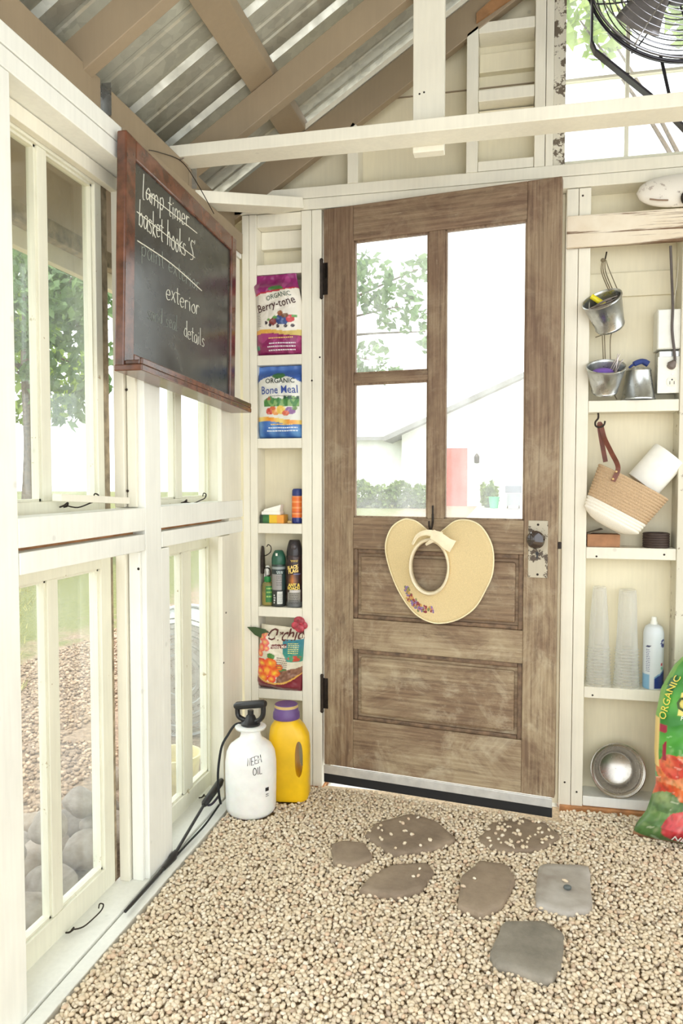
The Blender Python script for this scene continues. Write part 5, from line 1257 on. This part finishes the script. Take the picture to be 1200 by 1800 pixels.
MB().lathe([(.011, .212), (.0115, .216), (.0115, .222), (.009, .226), (.0085, .236), (.007, .239), (.001, .239)], 28).build('nozzle', whitepl, t, smooth=True)
dashes(t, 'fine_print', cyl(.033, a0=-PI/2), [(-.030, -.016, .06+.006*i) for i in range(13)], flat((120, 120, 150)), .0022, 1)
# steel bowl leaning in the bottom of the bay
bc_ = at(1085, 1366, Y=.0)
t = thing('steel_bowl', 'shiny stainless steel bowl standing on its rim in the bottom of the right bay', 'bowl', (1.349, .070, .112))
BR = ROT('X', 90-14) @ Matrix.Identity(4)
MB().lathe([(.001, .0), (.050, .0), (.054, .003), (.058, .010), (.070, .045), (.078, .060), (.086, .064), (.089, .062), (.088, .059), (.080, .057), (.073, .044), (.061, .008), (.056, .002), (.052, -.001), (.001, -.002)], 72, BR, cap0=False, cap1=False).build('bowl_body', steel, t, smooth=True, sharp=80)
MB().tube([BR @ Vector((.086*math.cos(a*PI/36), .086*math.sin(a*PI/36), .0625)) for a in range(72)], .0036, 8, True).build('rolled_rim', steel, t, smooth=True)

# ---- bag of garden soil
def p_soil(u, v):
    f_ = vn(u, v*1.5, 7); fold_glint = vn(u*.6+v, v*3-u, 9, 2)
    c = lerp((52, 128, 48), (96, 176, 72), max(0, min(1, .5+.8*f_)))
    if fold_glint > .42: c = lerp(c, (190, 226, 180), .5)  # highlights of the crinkled plastic, painted into the print
    if v < .50:
        for cu_, cv, ru, rv_, cc, c2 in ((.42, .37, .42, .115, (224, 132, 70), (214, 96, 56)), (.26, .29, .28, .07, (214, 96, 60), (226, 150, 96)), (.75, .36, .3, .13, (216, 84, 52), (198, 60, 46)), (.50, .25, .30, .10, (150, 62, 52), (206, 120, 80)), (.13, .40, .09, .06, (206, 70, 56), (226, 120, 80)), (.10, .26, .14, .05, (226, 110, 52), (196, 60, 40)), (.22, .22, .10, .04, (232, 128, 56), (210, 80, 46)),
            (.18, .12, .30, .12, (62, 98, 48), (112, 148, 84)), (.10, .22, .10, .05, (84, 116, 66), (150, 168, 110)), (.30, .125, .17, .085, (190, 40, 52), (226, 104, 100)), (.95, .22, .12, .1, (90, 130, 60), (140, 170, 90))):
            if blob(u, v, cu_, cv, ru, rv_):
                d_ = math.hypot((u-cu_+ru*.3)/ru, (v-cv-rv_*.3)/rv_); c = lerp(c2, cc, max(0, min(1, d_*.9+.5*vn(u, v, 13, cv*9))))
                if vn(u*4+v*2, v*14-u*3, 3, 3) > .5: c = lerp(c, (250, 236, 226), .45)
        c = lerp(c, (40, 50, 24), max(0, .45*vn(u*2, v*2, 22, 6))); c = lerp(c, (255, 236, 214), max(0, .5*vn(u*2, v*2, 15, 16)-.05))
        if v < .03: c = (150, 110, 80)
        if .24 < v < .40 and abs(u*.9+(v-.36)*1.1-.30) < .012: c = (70, 36, 32)
        if vn(u*3-v*1.6, v*9+u*2, 4, 7) > .6: c = lerp(c, (255, 255, 255), .35)  # thin white streaks paint the shine on the crinkles
    if u > .15 and .655 < v < .765: c = (236, 220, 120)
    if u < .09 and .42 < v < .60 and vn(u, v, 14, 4) > -.2: c = (158, 44, 66)
    if u < .035 and v > .38: c = (226, 196, 120) if v < .62 else (120, 170, 80)
    if .02 < u < .30 and v > .50 and vn(u, v, 10, 11) > .38: c = (40, 96, 44)
    return c
t = thing('soil_bag', 'tall green bag with tomatoes printed on it standing on the gravel at the right edge', 'bag', (1.575, -.205, -.010), (R(-4), R(0), R(-10)))
Ws, Hs = .42, .62
def so_out(v):
    K = [(0, 0.0), (.06, .03), (.14, .10), (.28, .160), (.45, .145), (.62, .150), (.76, .185), (.88, .27), (1.0, .42)]
    l = K[-1][1]
    for (v0, l0), (v1, l1) in zip(K, K[1:]):
        if v0 <= v <= v1: l = l0+(l1-l0)*(v-v0)/(v1-v0); break
    return (l, 1.06-.2*smooth(.8, 1, v))
o, mp = bag(t, 'bag_body', Ws, Hs, .17, p_soil, nu=110, nv=160, seed=31, outl=so_out, crumple=.012, seal=.05)
mps = lambda x, y: mp(x, y, .006)
lettering('lettering', 'ORGANIC', .085, flat((244, 244, 236)), o, mps, .236, .485, -.06, .03)
lettering('lettering', 'GARDEN', .062, flat((70, 90, 44)), o, mps, .176, .418, -.03, .012)
lettering('lettering', 'ORGANIC', .030, flat((228, 214, 90)), o, mps, .034, .452, 1.50, .01)
lettering('lettering', 'For Vegetables', .019, flat((236, 240, 226)), o, mps, .130, .390, -.06, .01)
lettering('lettering', 'NET', .030, flat((248, 246, 240)), o, mps, .125, .030, -.04, .02)
gt = leaves('leaf_trim', [(-.20, -.07, .02, .05, .03, .035)], 10, .03, leaf1, t, 4)
bpy.data.objects.remove(gt)

# ================================================================== SUN HAT ON THE DOOR
HC = dpt(762, 985)
ring = [(430, 728), (380, 765), (350, 840), (355, 920), (385, 1020), (430, 1100), (490, 1165), (560, 1202), (620, 1208), (690, 1190), (760, 1140), (810, 1060), (845, 980), (852, 890), (835, 820), (790, 755), (730, 730), (670, 736), (620, 772), (580, 800), (545, 782), (500, 742), (465, 727)]
O = [dpt(550+x*.375, 640+y*.375) for x, y in ring]; O = [Vector((p.x, 0, p.z)) for p in O]
hp_ = Vector((dpt(760, 994).x, 0, dpt(760, 994).z)); O = cr(O, 6, True); n = len(O)
t = thing('sun_hat', 'cream straw visor hat with a bow hanging on a hook on the door', 'hat', DM @ Vector((hp_.x, 0, hp_.z)), (0, 0, DA))
def ell(a, k=1): return Vector((.0605*k*math.cos(a), 0, .0835*k*math.sin(a)))
b = MB(); V = []; F = []; rings = 9
for j in range(rings+1):
    s_ = j/rings
    for p in O:
        q = p-hp_; a = math.atan2(q.z/.0835, q.x/.0605); e_ = ell(a); pt_ = e_.lerp(q, s_)
        y = -.012-.026*(1-s_)**1.5-.010*math.sin(3*a+.5)*s_-.010*s_*(q.length/.25)
        V.append((pt_.x, min(y, -.004), pt_.z))
for j in range(rings):
    for k in range(n): F.append((j*n+k, j*n+(k+1) % n, (j+1)*n+(k+1) % n, (j+1)*n+k))
br = b.add(V, F).build('brim', straw, t, smooth=True, sharp=80)
sm = br.modifiers.new('thick', 'SOLIDIFY'); sm.thickness = .003; sm.offset = 0
MB().tube([V[rings*n+k] for k in range(n)], .0026, 8, True).build('brim_edge', plain('cream_binding', (240, 226, 186), .8), t, smooth=True)
b = MB(); V2 = []; m_ = 64
for j, (k_, y) in enumerate(((1.0, -.037), (1.03, -.052), (1.10, -.056), (1.16, -.050), (1.10, -.034))):
    for i in range(m_):
        e_ = ell(2*PI*i/m_, k_); V2.append((e_.x, y, e_.z))
F2 = [(j*m_+i, j*m_+(i+1) % m_, (j+1)*m_+(i+1) % m_, (j+1)*m_+i) for j in range(4) for i in range(m_)]
cb_ = b.add(V2, F2).build('crown_band', creamcloth, t, smooth=True, sharp=80); sm = cb_.modifiers.new('thick', 'SOLIDIFY'); sm.thickness = .0025
# bow
def hl(px, py, y): q = dpt(px, py); return Vector((q.x-hp_.x, y, q.z-hp_.z))
bw = MB()
def ribbon(pts, w):
    P = cr(pts, 7); V = []
    for i, p in enumerate(P):
        tg = (P[min(i+1, len(P)-1)]-P[max(0, i-1)]).normalized(); s_ = tg.cross(Vector((0, 1, 0))).normalized(); ww = w[0]+(w[1]-w[0])*i/(len(P)-1)
        for a, yv in ((-1, 0), (-.3, -.004), (.3, -.002), (1, 0), (.3, .004), (-.3, .003)): V.append(p+s_*ww*a+Vector((0, yv, 0)))
    k = 6; bw.add(V, [(i*k+j, i*k+(j+1) % k, i*k+k+(j+1) % k, i*k+k+j) for i in range(len(P)-1) for j in range(k)]+[tuple(range(k)), tuple(len(V)-k+j for j in range(k))])
ribbon([hl(732, 955, -.052), hl(742, 940, -.062), hl(757, 934, -.068), hl(772, 936, -.070), hl(785, 940, -.07)], (.004, .014))
ribbon([hl(768, 936, -.072), hl(784, 944, -.078), hl(795, 953, -.074), hl(803, 958, -.062)], (.016, .022))
ribbon([hl(776, 944, -.066), hl(766, 949, -.066), hl(756, 955, -.06)], (.008, .004))
bow = bw.build('bow', creamcloth, t, smooth=True, sharp=60)
em = MB(); rnd = random.Random(9)
path = cr([hl(718, 1033, 0), hl(722, 1045, 0), hl(734, 1060, 0), hl(748, 1068, 0), hl(766, 1069, 0)], 6)
from mathutils.bvhtree import BVHTree
bvh = BVHTree.FromPolygons([Vector(v) for v in V], F)
flc = {'purple': (136, 112, 158), 'red': (140, 66, 68), 'pink': (196, 132, 136), 'gold': (196, 150, 84), 'green': (128, 132, 88)}
ecol = []
for i in range(120):
    s_ = rnd.random(); p = path[int(s_*(len(path)-1))]+Vector((rnd.gauss(0, .0045), 0, rnd.gauss(0, .0055)*(1.4-abs(s_-.5))))
    k = rnd.choice(['purple', 'red', 'red', 'pink', 'gold', 'green']) if s_ > .2 else rnd.choice(['gold', 'green', 'purple'])
    h_ = bvh.ray_cast(Vector((p.x, -.3, p.z)), Vector((0, 1, 0)))
    if h_[0] is None: continue
    nb = len(em.v); em.ball((p.x, h_[0].y-.002, p.z), (rnd.uniform(.003, .0065), .0014, rnd.uniform(.003, .006)), 10, 6); ecol += [flc[k]]*(len(em.v)-nb)
em.build('stitching', painted('embroidery_thread', .85), br, smooth=True, col=ecol)

# ================================================================== DRUM FAN UNDER THE ROOF
fc = at(1203, -46, Y=-.17); FR = .283
t = thing('drum_fan', 'black and chrome round cage fan hanging in front of the gable window', 'fan', fc, (R(-10), 0, R(8)))
chrome = plain('chrome_wire', (170, 168, 172), .22, .9, .03); dk = plain('dark_fan_metal', (62, 60, 64), .35, .7, .1)
FM = ROT('X', 90)                                   # axis along -Y
def circ(r, y, w, m=80): return [(r*math.cos(2*PI*k/m), y, r*math.sin(2*PI*k/m)) for k in range(m)]
MB().tube(circ(FR, .0, 0), .005, 8, True).build('cage_hoop', dk, t, smooth=True)
MB().tube(circ(FR-.004, -.012, 0), .004, 8, True).build('cage_hoop', chrome, t, smooth=True)
for y0, s_ in ((-1, -1), (1, 1)):
    g_ = MB()
    for k in range(1, 15):
        r_ = FR*k/15.0; g_.tube(circ(r_, s_*(.055*(1-(r_/FR)**2)**.5+.012), 0), .0016, 6, True)
    for k in range(8):
        a = 2*PI*k/8+.2; g_.tube([(FR*q_*math.cos(a), s_*(.055*(1-q_*q_)**.5+.013), FR*q_*math.sin(a)) for q_ in (.12, .3, .5, .7, .85, .95, 1)], .0025, 6)
    g_.build('front_guard' if s_ < 0 else 'rear_guard', chrome if s_ < 0 else dk, t, smooth=True)
MB().lathe([(.001, .060), (.055, .058), (.060, .05), (.060, -.08), (.05, -.10), (.001, -.104)], 36, FM.inverted()).build('motor', dk, t, smooth=True)
for k in range(5):
    b = MB(); V = []; F = []; n1 = 8
    for i in range(n1+1):
        r_ = .05+(FR*.86-.05)*i/n1
        for j in range(7):
            w_ = (j/6-.5)*(.75-.15*i/n1); a = 2*PI*k/5+w_+.25*i/n1; V.append((r_*math.cos(a), -.02-w_*.05*(1.2-i/n1*.3), r_*math.sin(a)))
    F = [(i*7+j, i*7+j+1, i*7+8+j, i*7+7+j) for i in range(n1) for j in range(6)]
    q = b.add(V, F).build('fan_blade', plain('grey_blade', (150, 146, 148), .3, .6, .05) if 'grey_blade' not in MATS else MATS['grey_blade'], t, smooth=True); sm = q.modifiers.new('thick', 'SOLIDIFY'); sm.thickness = .002
bpy.context.view_layer.update(); fm = Matrix.LocRotScale(t.location, t.rotation_euler, None).inverted()
Yb = -.24
sp_ = [at(1040, -120, Y=Yb), at(1040, 20, Y=Yb), at(1039, 76, Y=Yb), at(1046, 92, Y=Yb), at(1140, 168, Y=Yb), at(1172, 196, Y=Yb), at(1215, 240, Y=Yb)]
V = []; b = MB(); P = []
for a, c_ in zip(sp_, sp_[1:]):
    for k in range(6): P.append(a.lerp(c_, k/6))
P.append(sp_[-1])
for i, p in enumerate(P):
    for dy, dn in ((-.016, -.0015), (.016, -.0015), (.016, .0015), (-.016, .0015)):
        tg = (P[min(i+1, len(P)-1)]-P[max(0, i-1)]).normalized(); s_ = tg.cross(Vector((0, 1, 0))).normalized(); V.append(fm @ (p+Vector((0, dy, 0))+s_*dn*2))
b.add(V, [(i*4+k, i*4+(k+1) % 4, i*4+4+(k+1) % 4, i*4+4+k) for i in range(len(P)-1) for k in range(4)]+[(0, 1, 2, 3), tuple(len(V)-4+k for k in range(4))]); b.build('mounting_yoke', dk, t)
MB().tube([fm @ at(1160, 95, Y=-.16), fm @ at(1176, 168, Y=-.2)], .005, 8).build('brace_rod', dk, t)

# ================================================================== LIGHT
wd = bpy.data.worlds.new('sky'); scene.world = wd; wd.use_nodes = True; nt = wd.node_tree
bg = nt.nodes['Background']; bg.inputs[0].default_value = (.93, .97, 1.0, 1); bg.inputs[1].default_value = 1.0
sd = bpy.data.lights.new('sun', 'SUN'); so = bpy.data.objects.new('sun', sd); COL.objects.link(so)
sd.energy = 1.5; sd.angle = R(3); sd.color = (1, .96, .9); so.rotation_euler = (R(28), 0, R(8))
vs = scene.view_settings; vs.view_transform = 'Standard'; vs.look = 'None'; vs.exposure = 1.7; vs.gamma = 1; vs.use_curve_mapping = False
